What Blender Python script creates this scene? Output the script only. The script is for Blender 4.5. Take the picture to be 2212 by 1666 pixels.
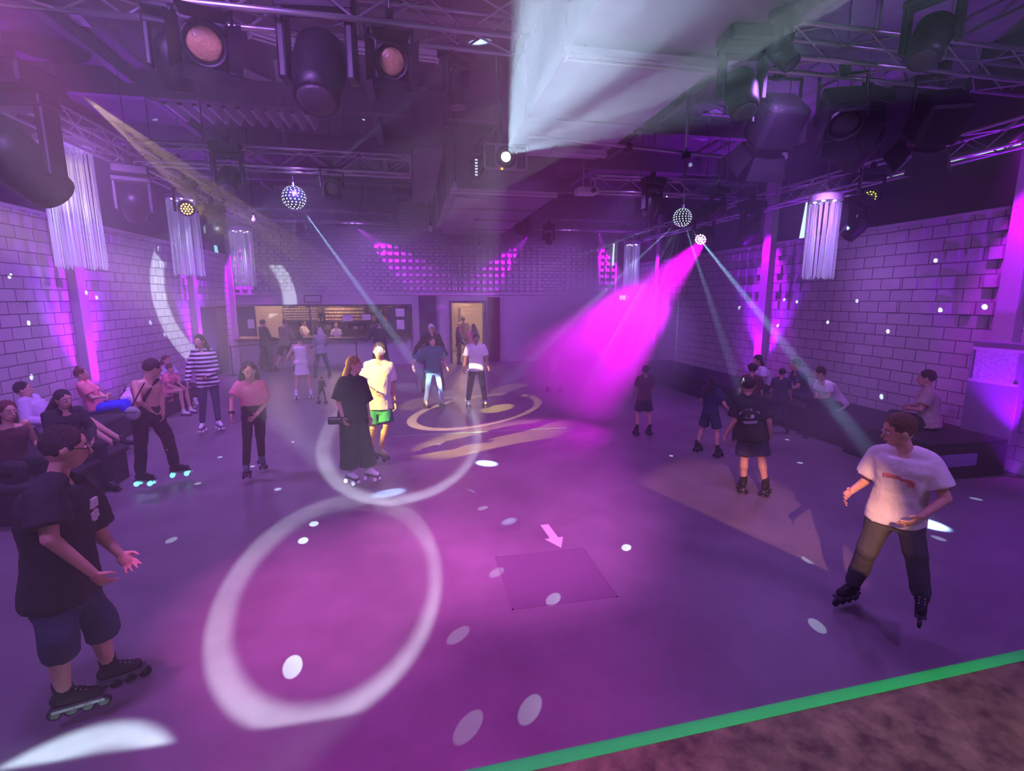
import bpy, bmesh, math, random
from mathutils import Vector, Matrix, Quaternion
random.seed(7)
R = math.radians
SC = bpy.context.scene
COL = SC.collection
for o in list(bpy.data.objects): bpy.data.objects.remove(o)

# ------------------------------------------------------------------ camera
F_PX, CX, CY, CAM_H = 1066.0, 1106.0, 833.0, 2.45
YAW, PITCH = R(11.284), R(10.0)
FWD = Vector((math.sin(YAW)*math.cos(PITCH), math.cos(YAW)*math.cos(PITCH), -math.sin(PITCH)))
RGT = Vector((math.cos(YAW), -math.sin(YAW), 0))
UPV = RGT.cross(FWD)
CAMP = Vector((0, 0, CAM_H))
cd = bpy.data.cameras.new('camera'); cam = bpy.data.objects.new('camera', cd); COL.objects.link(cam)
cd.sensor_width = 36; cd.lens = 36*F_PX/2212; cd.clip_start = .05; cd.clip_end = 200
cam.matrix_world = Matrix.Translation(CAMP) @ Matrix((RGT, UPV, -FWD)).transposed().to_4x4()
SC.camera = cam
def ray(px, py): return FWD + RGT*((px-CX)/F_PX) + UPV*((CY-py)/F_PX)
def atz(px, py, z=0.0):
    d = ray(px, py); return CAMP + d*((z-CAM_H)/d.z)
def atx(px, py, x):
    d = ray(px, py); return CAMP + d*(x/d.x)
def aty(px, py, y):
    d = ray(px, py); return CAMP + d*(y/d.y)

# ------------------------------------------------------------------ world, exposure
w = bpy.data.worlds.new('night'); SC.world = w; w.use_nodes = True
w.node_tree.nodes['Background'].inputs[0].default_value = (.02, .01, .04, 1)
w.node_tree.nodes['Background'].inputs[1].default_value = .2
vs_ = w.node_tree.nodes.new('ShaderNodeVolumeScatter'); vs_.inputs['Density'].default_value = .026; vs_.inputs['Anisotropy'].default_value = .35   # thin haze everywhere
w.node_tree.links.new(vs_.outputs[0], w.node_tree.nodes['World Output'].inputs['Volume'])
SC.view_settings.view_transform = 'Standard'; SC.view_settings.look = 'None'
SC.view_settings.gamma = 1; SC.view_settings.use_curve_mapping = False
SC.view_settings.exposure = 0.0
SC.cycles.max_bounces = 3; SC.cycles.diffuse_bounces = 2; SC.cycles.glossy_bounces = 2
SC.cycles.volume_bounces = 0; SC.cycles.transparent_max_bounces = 6
SC.cycles.use_adaptive_sampling = True; SC.cycles.adaptive_threshold = .1; SC.cycles.adaptive_min_samples = 16
SC.cycles.sample_clamp_indirect = 4; SC.cycles.sample_clamp_direct = 40

# ------------------------------------------------------------------ lights
PURPLE = (.47, .18, 1.0); VIOLET = (.45, .0, 1.0); MAGENTA = (.88, .0, 1.0); COOL = (.55, .8, 1.0); WARM = (1.0, .62, .42)
def light(name, kind, loc, power, color, aim=None, size=60, blend=.5, radius=.05):
    ld = bpy.data.lights.new(name, kind); ld.energy = power; ld.color = color
    if kind in ('SPOT', 'POINT'): ld.shadow_soft_size = radius
    if kind == 'SPOT': ld.spot_size = R(size); ld.spot_blend = blend
    o = bpy.data.objects.new(name, ld); COL.objects.link(o); o.location = loc
    if aim is not None:
        d = (Vector(aim)-Vector(loc)); o.rotation_euler = d.to_track_quat('-Z', 'Y').to_euler()
    return o
# purple floods added for the ambient wash, no cans modelled, before and behind the camera
for i, (x, y, z, p, ax, ay) in enumerate([(-3.8, 7, 4.5, 260, -4, 9), (-3.8, 12.5, 4.5, 200, -4, 13), (-1.4, 2.4, 4.9, 170, -1.5, 6),
        (3.6, 4.6, 4.5, 130, 4, 6), (7.0, 7.6, 4.4, 100, 6, 8), (4.4, 9.8, 4.5, 150, 4, 11), (-1.8, 9.2, 4.5, 130, -1.8, 11),
        (-1.5, 15.2, 4.5, 230, -1, 18), (5.0, 15.4, 4.5, 230, 5, 17.5), (-3.2, 1.0, 4.5, 170, -3.2, 5), (4.5, .5, 4.5, 150, 5.5, 4)]):
    light('purple_flood', 'SPOT', (x, y, z), p*2.5, PURPLE, (ax, ay, 0), 150, .8, .25)

def gobo(lo, build):
    """real projected pattern: the lamp's strength depends on the direction it shines in"""
    ld = lo.data; ld.use_nodes = True; nt = ld.node_tree; nd = nt.nodes; lk = nt.links
    em = nd['Emission']
    g = nd.new('ShaderNodeNewGeometry')
    v = nd.new('ShaderNodeVectorMath'); v.operation = 'SCALE'; v.inputs['Scale'].default_value = GOBO_SIGN
    lk.new(g.outputs['Incoming'], v.inputs[0])
    def dotmask(axis, ang, soft):
        d = nd.new('ShaderNodeVectorMath'); d.operation = 'DOT_PRODUCT'; lk.new(v.outputs[0], d.inputs[0]); d.inputs[1].default_value = Vector(axis).normalized()
        m = nd.new('ShaderNodeMapRange'); m.interpolation_type = 'SMOOTHSTEP'
        m.inputs['From Min'].default_value = math.cos(ang+soft); m.inputs['From Max'].default_value = math.cos(max(ang-soft, 1e-4))
        lk.new(d.outputs['Value'], m.inputs['Value']); return m.outputs['Result']
    def op(kind, a, b):
        m = nd.new('ShaderNodeMath'); m.operation = kind
        for i, s in enumerate((a, b)):
            if isinstance(s, (int, float)): m.inputs[i].default_value = s
            else: lk.new(s, m.inputs[i])
        return m.outputs[0]
    def plane(n, soft):
        d = nd.new('ShaderNodeVectorMath'); d.operation = 'DOT_PRODUCT'; lk.new(v.outputs[0], d.inputs[0]); d.inputs[1].default_value = Vector(n).normalized()
        m = nd.new('ShaderNodeMapRange'); m.interpolation_type = 'SMOOTHSTEP'
        m.inputs['From Min'].default_value = -soft; m.inputs['From Max'].default_value = soft
        lk.new(d.outputs['Value'], m.inputs['Value']); return m.outputs['Result']
    lk.new(build(dotmask, op, plane), em.inputs['Strength'])
GOBO_SIGN = 1.0
def circle(src, pts):
    """cone axis and half angle from src that passes through the world points"""
    import numpy as np
    D = np.array([list((Vector(p)-Vector(src)).normalized()) for p in pts]); c = D.mean(0)
    _, _, vt = np.linalg.svd(D-c); n = vt[2]
    if n@c < 0: n = -n
    return Vector(n), math.acos(min(1, float(n@c)))
def ring_light(src, outer, inner, power, color, cuts=(), soft=.25, name='ring_gobo_spot'):
    """a pattern head: bright ring between two circles thrown on floor or walls, trimmed by framing shutters"""
    S = Vector(src); A, ra = circle(S, outer)
    lo = light(name, 'SPOT', S, power, color, S+A, min(178, math.degrees(ra)*2+6), 0.05, .01)
    if inner: B, rb = circle(S, inner)
    def b(dm, op, pl):
        m = dm(A, ra, R(soft))
        if inner: m = op('MAXIMUM', op('SUBTRACT', m, dm(B, rb, R(soft*1.5))), 0.0)
        for P, Q in cuts: m = op('MULTIPLY', m, pl((Vector(Q)-S).cross(Vector(P)-S), .002))
        return m
    gobo(lo, b); return lo
EDGE = lambda x: 2.13+(x-.15)*.034     # line of the rink's front edge
STG = (-.3, -3.3, 4.7)
fl = lambda *ps: [atz(x, y, .0) for x, y in ps]
wl = lambda *ps: [atx(x, y, -6.2) for x, y in ps]
bw_ = lambda *ps: [aty(x, y, 19.1) for x, y in ps]
SHUT = ((-5, 2.7, 0), (5, 2.7, 0))
RINGCOL = (.72, .86, .95)
ring_light(STG, fl((412, 1470), (470, 1290), (560, 1180), (735, 1075), (955, 1160), (860, 1420)), fl((467, 1440), (520, 1290), (620, 1180), (938, 1170), (905, 1320), (800, 1440), (620, 1530)), 15000, RINGCOL, [SHUT])
ring_light(STG, fl((695, 960), (714, 1046), (862, 1108), (927, 1072), (1004, 1008), (1027, 932), (972, 836)), fl((720, 976), (736, 1027), (800, 1070), (864, 1078), (959, 1037), (1004, 963), (1005, 878)), 34000, RINGCOL, soft=.2)
WS = (3.0, 1.4, 4.25)
ring_light(WS, wl((327, 560), (325, 610), (342, 680), (365, 730), (395, 775))+bw_((615, 577), (632, 610), (638, 655)), wl((355, 560), (358, 610), (372, 670), (400, 735))+bw_((590, 580), (603, 615), (607, 655)), 30000, RINGCOL,
           [(bw_((700, 574))[0], bw_((400, 574))[0]), (wl((395, 785))[0], bw_((650, 652))[0])], soft=.12)
ring_light((-2.2, -3.0, 4.7), fl((20, 1650), (130, 1590), (250, 1567), (330, 1575), (375, 1610)), fl((110, 1666), (200, 1625), (270, 1630), (310, 1650)), 26000, (.6, .9, .95), [SHUT])
YEL = (1.0, .85, .12)
YS = (-5.7, 4.2, 4.4); YS2 = (-3.0, 5.8, 4.35)
ring_light(YS2, fl((885, 888), (1195, 885), (1040, 912), (1060, 864)), fl((900, 888), (1180, 886), (1040, 905), (1060, 868)), 11000, (1, .7, .35), soft=.08)
ring_light(YS2, fl((1040, 884), (1105, 884), (1072, 876), (1072, 890)), None, 14000, YEL, soft=.1)
ring_light(YS2, fl((870, 872), (960, 872), (915, 858), (915, 884)), None, 4000, (1, .8, .4), soft=.5)
ring_light(YS2, fl((1055, 845), (1140, 838), (1098, 832), (1098, 848)), None, 6000, (1, .7, .4), soft=.1)
# the yellow profile spot on the couple
sp = light('yellow_profile_spot', 'SPOT', YS, 500, (1.0, .72, .24), (-.35, 7.5, .8), 13, .35, .03)
sp = light('yellow_profile_spot', 'SPOT', YS, 15000, (1.0, .76, .14), (1.2, 8.35, .0), 11, .6, .03)
# warm head that throws the sandy band on the right of the floor
ring_light((-.6, -3.0, 4.7), fl((1330, 1000), (1500, 1020), (1700, 1100), (1930, 1260), (1900, 1330), (1500, 1140)), None, 5500, (1.0, .42, .28), [(fl((1380, 1045))[0], fl((1850, 1262))[0])], soft=.6)
# magenta moving head over the right of the rink and its smoke-filled beam
MH = aty(1533, 507, 9.9)
light('magenta_head_lamp', 'SPOT', MH+(atz(1120, 950)-MH).normalized()*.12, 30000, MAGENTA, atz(1120, 950), 31, 1, .05)
for (x, y, z), t, s, p, c in (((.2, .6, 4.9), (1.1, 5.3, 0), 34, 4600, (1.0, .18, .9)), ((-2.2, 3.0, 4.5), (-.7, 4.1, 0), 36, 1700, (1.0, .16, .8)), ((-.9, -.6, 4.9), (.0, 3.0, 0), 42, 1400, (.9, .0, .7))):
    light('magenta_wash_lamp', 'SPOT', (x, y, z), p, c, t, s, 1, .1)
# video projector: a bright fan towards the front of the hall
PJ = aty(1095, 338, 8.1)
def fan(dm, op, pl):
    m = None
    for th, el, a, g in ((-8, -5.5, 2.2, .9), (-4.5, -5.5, 2.0, 1.0), (-.5, -6, 2.0, .7), (4.5, -6.5, 1.0, .30), (9.5, -6.5, 1.7, .42), (15.5, -6.5, 1.5, .12), (21.5, -6.5, 2.2, .18)):
        k = op('MULTIPLY', dm((math.sin(R(th))*math.cos(R(el)), -math.cos(R(th))*math.cos(R(el)), math.sin(R(el))), R(a), R(a*.4)), g); m = k if m is None else op('ADD', m, k)
    return m
pj = light('projector_lamp', 'SPOT', PJ+Vector((.0, -.14, 0)), 60000, (.55, .80, 1.0), PJ+Vector((math.sin(R(12)), -math.cos(R(12)), -.11)), 62, .15, .015); gobo(pj, fan)
# violet uplights and downlights on the wall posts, and pattern lamps on the back wall
for x, y in ((-5.85, 10.8), (-5.85, 15.85), (7.95, 5.5), (7.95, 10.5), (7.95, 15.8)):
    s = -1 if x < 0 else 1
    u = (x-.02*s, y, .6) if y != 5.5 else (7.55, 4.7, .15)
    light('post_uplight', 'SPOT', u, 1100 if y != 5.5 else 700, (.32, 0, 1), (x+.24*s, y, 3.4), 70, .7, .04)
    light('post_downlight', 'SPOT', (x-.25*s, y-.1, 4.6), 1000, (.55, 0, 1), (x+.25*s, y, 2.0), 44, .8, .04)
for px, py, tx, tz in ((772, 493, .3, 3.2), (1142, 510, 2.4, 2.6), (520, 488, -6.0, 2.6), (1293, 500, 7.9, 3.0)):
    q = aty(px, py, 18.75); light('pattern_lamp', 'SPOT', q, 2600, (.6, 0, 1), (tx, 19.1, tz), 34, .8, .02)
light('counter_downlight', 'SPOT', (-5.2, 18.3, 4.4), 500, (.8, 0, 1), (-5.0, 18.9, 0), 34, .8, .04)
light('amber_head_lamp', 'SPOT', aty(403, 455, 11.6)+Vector((.1, -.1, -.05)), 260, (1, .45, .1), atx(470, 500, -5.9), 24, .5, .04)
light('yellow_head_lamp', 'SPOT', (-5.3, 7.2, 4.6), 200, (1, .85, .25), (-5.4, 12.5, 3.9), 22, .6, .04)
ring_light((3.5, -3.2, 4.7), [(1.5+3.2*math.cos(a), 1.2+2.2*math.sin(a), 0) for a in (0, 1.2, 2.4, 3.6, 4.8)], None, 1400, (1.0, .74, .55), [((5, EDGE(5)+.08, 0), (-5, EDGE(-5)+.08, 0))], soft=4)  # warm spot added over the stage to lift the boards and green tape
# bar and corridor behind the back wall
light('bar_ceiling_lamp', 'POINT', (-3.0, 20.6, 2.35), 70, WARM, radius=.2)
light('bar_ceiling_lamp', 'POINT', (-5.2, 20.6, 2.35), 40, WARM, radius=.2)
light('corridor_ceiling_lamp', 'POINT', (2.1, 21.0, 2.3), 110, WARM, radius=.2)
# mirror balls: narrow lamps set at each ball stand in for reflected beams and dots
BALL = [aty(635, 427, 9.7), aty(1474, 470, 8.0)]
fz, bk = (lambda x, y: atz(x, y, 0)), (lambda x, y: aty(x, y, 19.0))
beams = [[(aty(905, 800, 7.9), 3.0, 3400), (aty(760, 322, 9.2), 3.0, 700), (aty(500, 470, 8.4), 2.4, 500), (aty(710, 620, 8.6), 1.5, 600), (aty(598, 200, 9.0), 2.2, 500), (aty(690, 520, 9), 1.6, 300)],
         [(aty(1790, 865, 5.3), 3.4, 3800), (aty(1240, 690, 7.2), 2.8, 1300), (aty(1530, 640, 6.8), 3.2, 800), (aty(1200, 572, 7.4), 2.0, 800), (aty(1400, 600, 7.2), 1.6, 400), (aty(1700, 485, 7.4), 1.6, 400), (aty(1600, 330, 7.2), 1.6, 400), (aty(1440, 330, 7.4), 1.6, 300)]]
for c, bs in zip(BALL, beams):
    for (t, s, p) in bs:
        d = (t-c).normalized(); q = light('mirror_ball_beam', 'SPOT', c+d*.2, p*17, (.35, .62, 1), t, s, .8, .01)
dots = [[('f', 545, 1008), ('f', 370, 1167), ('f', 427, 1045), ('f', 497, 1095), ('f', 600, 1057), ('f', 632, 1440), ('f', 678, 1132), ('f', 655, 1168), ('f', 632, 955), ('f', 475, 988),
         ('w', 20, 597), ('w', 68, 815), ('w', 170, 640), ('w', 62, 698), ('w', 325, 697), ('w', 355, 722), ('w', 205, 645), ('f', 890, 1057), ('f', 948, 960), ('c', 341, 262), ('c', 485, 307), ('c', 568, 133), ('c', 783, 262)],
        [('f', 1195, 955), ('f', 1043, 1098), ('f', 1073, 1237), ('f', 1195, 1295), ('f', 1012, 1570), ('f', 1353, 1183), ('f', 1745, 1210), ('f', 1765, 1352), ('f', 1145, 1532), ('f', 990, 1372), ('f', 1450, 985), ('f', 1700, 950), ('f', 1728, 1000), ('f', 2027, 1163), ('f', 2108, 1078),
         ('r', 1851, 650), ('r', 1721, 652), ('r', 1788, 696), ('r', 1694, 648), ('r', 2037, 672), ('r', 2137, 666), ('r', 1918, 716), ('r', 2112, 767), ('r', 1904, 857), ('r', 2021, 563), ('r', 1597, 665), ('r', 1680, 704), ('c', 1492, 352), ('c', 1402, 371), ('c', 1617, 325)]]
for c, ds in zip(BALL, dots):
    for k, x, y in ds:
        t = atz(x, y, 0) if k == 'f' else atz(x, y, 6.25) if k == 'c' else atx(x, y, -6.2 if k == 'w' else 8.3)
        d = (t-c).normalized(); L = (t-c).length
        q = light('mirror_ball_spot', 'SPOT', c+d*.2, 3600, (.62, .85, 1), t, .40 if k == 'f' else .42, .3, .002)

# ------------------------------------------------------------------ materials
def mat(name, col, rough=.6, metal=0, emit=None, es=1, bump=0, bscale=30, var=0, spec=.5, alpha=1):
    m = bpy.data.materials.new(name); m.use_nodes = True; nt = m.node_tree; b = nt.nodes['Principled BSDF']
    b.inputs['Base Color'].default_value = (*col, 1); b.inputs['Roughness'].default_value = rough; b.inputs['Metallic'].default_value = metal
    b.inputs['Specular IOR Level'].default_value = spec; b.inputs['Alpha'].default_value = alpha
    if emit: b.inputs['Emission Color'].default_value = (*emit, 1); b.inputs['Emission Strength'].default_value = es
    if bump or var:
        tc = nt.nodes.new('ShaderNodeTexCoord'); n = nt.nodes.new('ShaderNodeTexNoise'); n.inputs['Scale'].default_value = bscale; n.inputs['Detail'].default_value = 3
        nt.links.new(tc.outputs['Object'], n.inputs['Vector'])
        if bump:
            bp = nt.nodes.new('ShaderNodeBump'); bp.inputs['Strength'].default_value = bump; bp.inputs['Distance'].default_value = .02
            nt.links.new(n.outputs['Fac'], bp.inputs['Height']); nt.links.new(bp.outputs[0], b.inputs['Normal'])
        if var:
            mr = nt.nodes.new('ShaderNodeMapRange'); mr.inputs['To Min'].default_value = 1-var; mr.inputs['To Max'].default_value = 1+var
            vm = nt.nodes.new('ShaderNodeVectorMath'); vm.operation = 'SCALE'; vm.inputs[0].default_value = col
            nt.links.new(n.outputs['Fac'], mr.inputs['Value']); nt.links.new(mr.outputs[0], vm.inputs['Scale']); nt.links.new(vm.outputs[0], b.inputs['Base Color'])
    return m
def brick_mat(name, axis, col, mortar, bw=.4, bh=.2):
    m = bpy.data.materials.new(name); m.use_nodes = True; nt = m.node_tree; b = nt.nodes['Principled BSDF']; b.inputs['Roughness'].default_value = .55
    tc = nt.nodes.new('ShaderNodeTexCoord'); sp = nt.nodes.new('ShaderNodeSeparateXYZ'); cb = nt.nodes.new('ShaderNodeCombineXYZ')
    nt.links.new(tc.outputs['Object'], sp.inputs[0]); nt.links.new(sp.outputs[axis], cb.inputs[0]); nt.links.new(sp.outputs[2], cb.inputs[1])
    br = nt.nodes.new('ShaderNodeTexBrick'); nt.links.new(cb.outputs[0], br.inputs['Vector']); br.inputs['Scale'].default_value = 1
    br.inputs['Brick Width'].default_value = bw; br.inputs['Row Height'].default_value = bh; br.inputs['Mortar Size'].default_value = .009; br.inputs['Mortar Smooth'].default_value = .3
    br.inputs['Color1'].default_value = (*col, 1); br.inputs['Color2'].default_value = (*[c*.86 for c in col], 1); br.inputs['Mortar'].default_value = (*mortar, 1)
    n = nt.nodes.new('ShaderNodeTexNoise'); n.inputs['Scale'].default_value = 9; n.inputs['Detail'].default_value = 4; nt.links.new(tc.outputs['Object'], n.inputs['Vector'])
    ad = nt.nodes.new('ShaderNodeMath'); ad.operation = 'MULTIPLY_ADD'; ad.inputs[1].default_value = -1.0
    nt.links.new(br.outputs['Fac'], ad.inputs[0])
    ml = nt.nodes.new('ShaderNodeMath'); ml.operation = 'MULTIPLY'; ml.inputs[1].default_value = .25; nt.links.new(n.outputs['Fac'], ml.inputs[0]); nt.links.new(ml.outputs[0], ad.inputs[2])
    bp = nt.nodes.new('ShaderNodeBump'); bp.inputs['Strength'].default_value = .9; bp.inputs['Distance'].default_value = .02
    nt.links.new(ad.outputs[0], bp.inputs['Height']); nt.links.new(bp.outputs[0], b.inputs['Normal']); nt.links.new(br.outputs['Color'], b.inputs['Base Color'])
    return m
M = {}
M['brick_y'] = brick_mat('painted_brick_side', 1, (.55, .52, .55), (.16, .14, .17))
M['brick_x'] = brick_mat('painted_brick_back', 0, (.5, .47, .5), (.34, .31, .34), .24, .125)
M['brick_plain'] = mat('painted_brick', (.55, .52, .55), .55, bump=.3)
M['paint'] = mat('cream_paint', (.5, .47, .5), .6, bump=.15, bscale=12)
M['dark_paint'] = mat('dark_paint', (.05, .045, .06), .6, bump=.2)
M['ceiling'] = mat('ceiling_board', (.24, .21, .22), .8, bump=.4, bscale=4, var=.25)
M['black'] = mat('black_plastic', (.012, .012, .014), .45)
M['blackcloth'] = mat('black_cloth', (.015, .013, .018), .9, bump=.3)
M['alu'] = mat('aluminium', (.62, .62, .65), .38, .9)
M['steel'] = mat('dull_steel', (.42, .42, .45), .35, .9)
M['white'] = mat('white_plastic', (.75, .75, .75), .4)
M['duct'] = mat('painted_duct', (.5, .47, .54), .5, bump=.1, bscale=3, var=.12)
M['foil'] = mat('crinkled_foil', (.55, .5, .5), .22, .85, bump=1.0, bscale=14)
M['green'] = mat('green_tape', (.02, .75, .10), .5, bump=.1)
M['wood'] = mat('dark_wood', (.09, .05, .035), .5, bump=.2, var=.3)
M['paper'] = mat('paper', (.8, .8, .8), .7)
# rink floor: dark sealed vinyl with scuffs and a soft shine
fm = bpy.data.materials.new('rink_vinyl'); fm.use_nodes = True; nt = fm.node_tree; b = nt.nodes['Principled BSDF']
tc = nt.nodes.new('ShaderNodeTexCoord'); n1 = nt.nodes.new('ShaderNodeTexNoise'); n1.inputs['Scale'].default_value = 1.3; n1.inputs['Detail'].default_value = 6; n1.inputs['Roughness'].default_value = .65
nt.links.new(tc.outputs['Object'], n1.inputs['Vector'])
cr = nt.nodes.new('ShaderNodeValToRGB'); cr.color_ramp.elements[0].color = (.13, .105, .125, 1); cr.color_ramp.elements[1].color = (.20, .17, .19, 1); cr.color_ramp.elements[0].position = .3; cr.color_ramp.elements[1].position = .7
nt.links.new(n1.outputs['Fac'], cr.inputs[0]); nt.links.new(cr.outputs[0], b.inputs['Base Color'])
b.inputs['Roughness'].default_value = .42; b.inputs['Specular IOR Level'].default_value = .45
M['floor'] = fm
sm = bpy.data.materials.new('worn_stage_board'); sm.use_nodes = True; nt = sm.node_tree; b = nt.nodes['Principled BSDF']
tc = nt.nodes.new('ShaderNodeTexCoord'); n1 = nt.nodes.new('ShaderNodeTexNoise'); n1.inputs['Scale'].default_value = 5; n1.inputs['Detail'].default_value = 8; n1.inputs['Roughness'].default_value = .7
nt.links.new(tc.outputs['Object'], n1.inputs['Vector'])
cr = nt.nodes.new('ShaderNodeValToRGB'); cr.color_ramp.elements[0].color = (.05, .025, .02, 1); cr.color_ramp.elements[1].color = (.22, .15, .11, 1); cr.color_ramp.elements[0].position = .38; cr.color_ramp.elements[1].position = .68
nt.links.new(n1.outputs['Fac'], cr.inputs[0]); nt.links.new(cr.outputs[0], b.inputs['Base Color']); b.inputs['Roughness'].default_value = .6
M['stage'] = sm

# ------------------------------------------------------------------ mesh helpers
class MB:
    def __init__(s): s.v = []; s.f = []
    def add(s, vs, fs):
        k = len(s.v); s.v += [tuple(v) for v in vs]; s.f += [tuple(i+k for i in f) for f in fs]; return s
    def box(s, x0, x1, y0, y1, z0, z1):
        vs = [(x, y, z) for x in (x0, x1) for y in (y0, y1) for z in (z0, z1)]
        return s.add(vs, [(0, 1, 3, 2), (4, 6, 7, 5), (0, 4, 5, 1), (2, 3, 7, 6), (0, 2, 6, 4), (1, 5, 7, 3)])
    def obox(s, c, ax, hx, hy, hz):
        c = Vector(c); X, Y, Z = ax
        vs = [c+X*(a*hx)+Y*(b*hy)+Z*(d*hz) for a in (-1, 1) for b in (-1, 1) for d in (-1, 1)]
        return s.add(vs, [(0, 1, 3, 2), (4, 6, 7, 5), (0, 4, 5, 1), (2, 3, 7, 6), (0, 2, 6, 4), (1, 5, 7, 3)])
    def tube(s, a, b, r0, r1=None, n=8, caps=True):
        a, b = Vector(a), Vector(b); r1 = r0 if r1 is None else r1
        d = (b-a)
        if d.length < 1e-6: return s
        d.normalize(); u = d.orthogonal().normalized(); v = d.cross(u)
        vs = []
        for p, r in ((a, r0), (b, r1)):
            for i in range(n):
                t = 2*math.pi*i/n; vs.append(p+(u*math.cos(t)+v*math.sin(t))*r)
        fs = [(i, (i+1) % n, n+(i+1) % n, n+i) for i in range(n)]
        if caps: fs += [tuple(range(n-1, -1, -1)), tuple(range(n, 2*n))]
        return s.add(vs, fs)
    def lathe(s, o, axis, prof, n=20, close=True):
        """prof: (distance along axis, radius)"""
        o = Vector(o); d = Vector(axis).normalized(); u = d.orthogonal().normalized(); v = d.cross(u); vs = []; fs = []
        for (h, r) in prof:
            for i in range(n):
                t = 2*math.pi*i/n; vs.append(o+d*h+(u*math.cos(t)+v*math.sin(t))*max(r, 1e-4))
        for k in range(len(prof)-1):
            for i in range(n): fs.append((k*n+i, k*n+(i+1) % n, (k+1)*n+(i+1) % n, (k+1)*n+i))
        if close: fs += [tuple(range(n-1, -1, -1)), tuple(range((len(prof)-1)*n, len(prof)*n))]
        return s.add(vs, fs)
    def ell(s, c, ax, rx, ry, rz, n=14, m=9):
        c = Vector(c); X, Y, Z = ax; vs = [c-Z*rz]; fs = []
        for j in range(1, m):
            p = math.pi*j/m-math.pi/2
            for i in range(n):
                t = 2*math.pi*i/n; vs.append(c+X*(rx*math.cos(p)*math.cos(t))+Y*(ry*math.cos(p)*math.sin(t))+Z*(rz*math.sin(p)))
        vs.append(c+Z*rz); L = len(vs)-1
        for i in range(n): fs.append((0, 1+(i+1) % n, 1+i)); fs.append((L, L-n+i, L-n+(i+1) % n))
        for j in range(m-2):
            for i in range(n): a = 1+j*n; fs.append((a+i, a+(i+1) % n, a+n+(i+1) % n, a+n+i))
        return s.add(vs, fs)
    def cap(s, a, b, r0, r1=None, n=10):
        """tapered limb with round ends"""
        a, b = Vector(a), Vector(b); r1 = r0 if r1 is None else r1; d = b-a
        if d.length < 1e-5: return s
        d.normalize(); u = d.orthogonal().normalized(); v = d.cross(u); L = (b-a).length; pr = []
        for k in range(4): t = math.pi/2*(1-k/4.); pr.append((-r0*math.sin(t), r0*math.cos(t)))
        for k in range(5): t = math.pi/2*(k/4.); pr.append((L+r1*math.sin(t), r1*math.cos(t)))
        return s.lathe(a, d, pr, n)
    def path(s, pts, r, n=6):
        for a, b in zip(pts[:-1], pts[1:]): s.tube(a, b, r, n=n)
        return s
    def loft(s, rings, n=18, pw=2.3):
        """rings: (centre, U, V, ru, rv) superellipses joined into one closed skin"""
        vs = []; fs = []
        for (c, U, V, ru, rv) in rings:
            for i in range(n):
                t = 2*math.pi*i/n; ct, st = math.cos(t), math.sin(t)
                vs.append(Vector(c)+U*(ru*math.copysign(abs(ct)**(2/pw), ct))+V*(rv*math.copysign(abs(st)**(2/pw), st)))
        for k in range(len(rings)-1):
            for i in range(n): fs.append((k*n+i, k*n+(i+1) % n, (k+1)*n+(i+1) % n, (k+1)*n+i))
        fs += [tuple(range(n-1, -1, -1)), tuple(range((len(rings)-1)*n, len(rings)*n))]
        return s.add(vs, fs)
    def build(s, name, m, parent=None, smooth=False, bevel=0, remesh=0, sm=0, noise=0, nsize=.1):
        if parent is not None:
            inv = Vector(parent['_w']) if '_w' in parent.keys() else Vector((0, 0, 0))
            vv = [tuple(Vector(p)-inv) for p in s.v]
        else: vv = s.v; inv = Vector((0, 0, 0))
        me = bpy.data.meshes.new(name); me.from_pydata(vv, [], s.f); me.update()
        bm = bmesh.new(); bm.from_mesh(me); bmesh.ops.recalc_face_normals(bm, faces=bm.faces)
        bm.to_mesh(me); bm.free()
        me.materials.append(m)
        o = bpy.data.objects.new(name, me); COL.objects.link(o)
        if parent is not None: o.parent = parent; o['_w'] = inv
        if remesh:
            q = o.modifiers.new('remesh', 'REMESH'); q.mode = 'VOXEL'; q.voxel_size = remesh; q.use_smooth_shade = True
            if sm: q = o.modifiers.new('smooth', 'SMOOTH'); q.iterations = sm; q.factor = .6
        if noise:
            tx = bpy.data.textures.get('folds%g' % nsize) or bpy.data.textures.new('folds%g' % nsize, 'CLOUDS'); tx.noise_scale = nsize
            q = o.modifiers.new('folds', 'DISPLACE'); q.texture = tx; q.strength = noise; q.mid_level = .5; q.texture_coords = 'GLOBAL'
        if bevel:
            q = o.modifiers.new('bevel', 'BEVEL'); q.width = bevel; q.segments = 2; q.limit_method = 'ANGLE'
        if smooth:
            for p in me.polygons: p.use_smooth = True
        return o
AX = (Vector((1, 0, 0)), Vector((0, 1, 0)), Vector((0, 0, 1)))
def tag(o, label=None, cat=None, group=None, kind=None):
    if label: o['label'] = label
    if cat: o['category'] = cat
    if group: o['group'] = group
    if kind: o['kind'] = kind
    return o
def empty(name, loc, label, cat, group=None):
    o = bpy.data.objects.new(name, None); COL.objects.link(o); o.location = loc; o.empty_display_size = .1; o['_w'] = Vector(loc)
    return tag(o, label, cat, group)
def struct(o): o['kind'] = 'structure'; return o
def frame(d, up=(0, 0, 1)):
    """axes (X, Y, Z) with Y along d"""
    Y = Vector(d).normalized(); Z = Vector(up); X = Y.cross(Z)
    if X.length < 1e-4: X = Vector((1, 0, 0))
    X.normalize(); Z = X.cross(Y); return X, Y, Z

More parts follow.
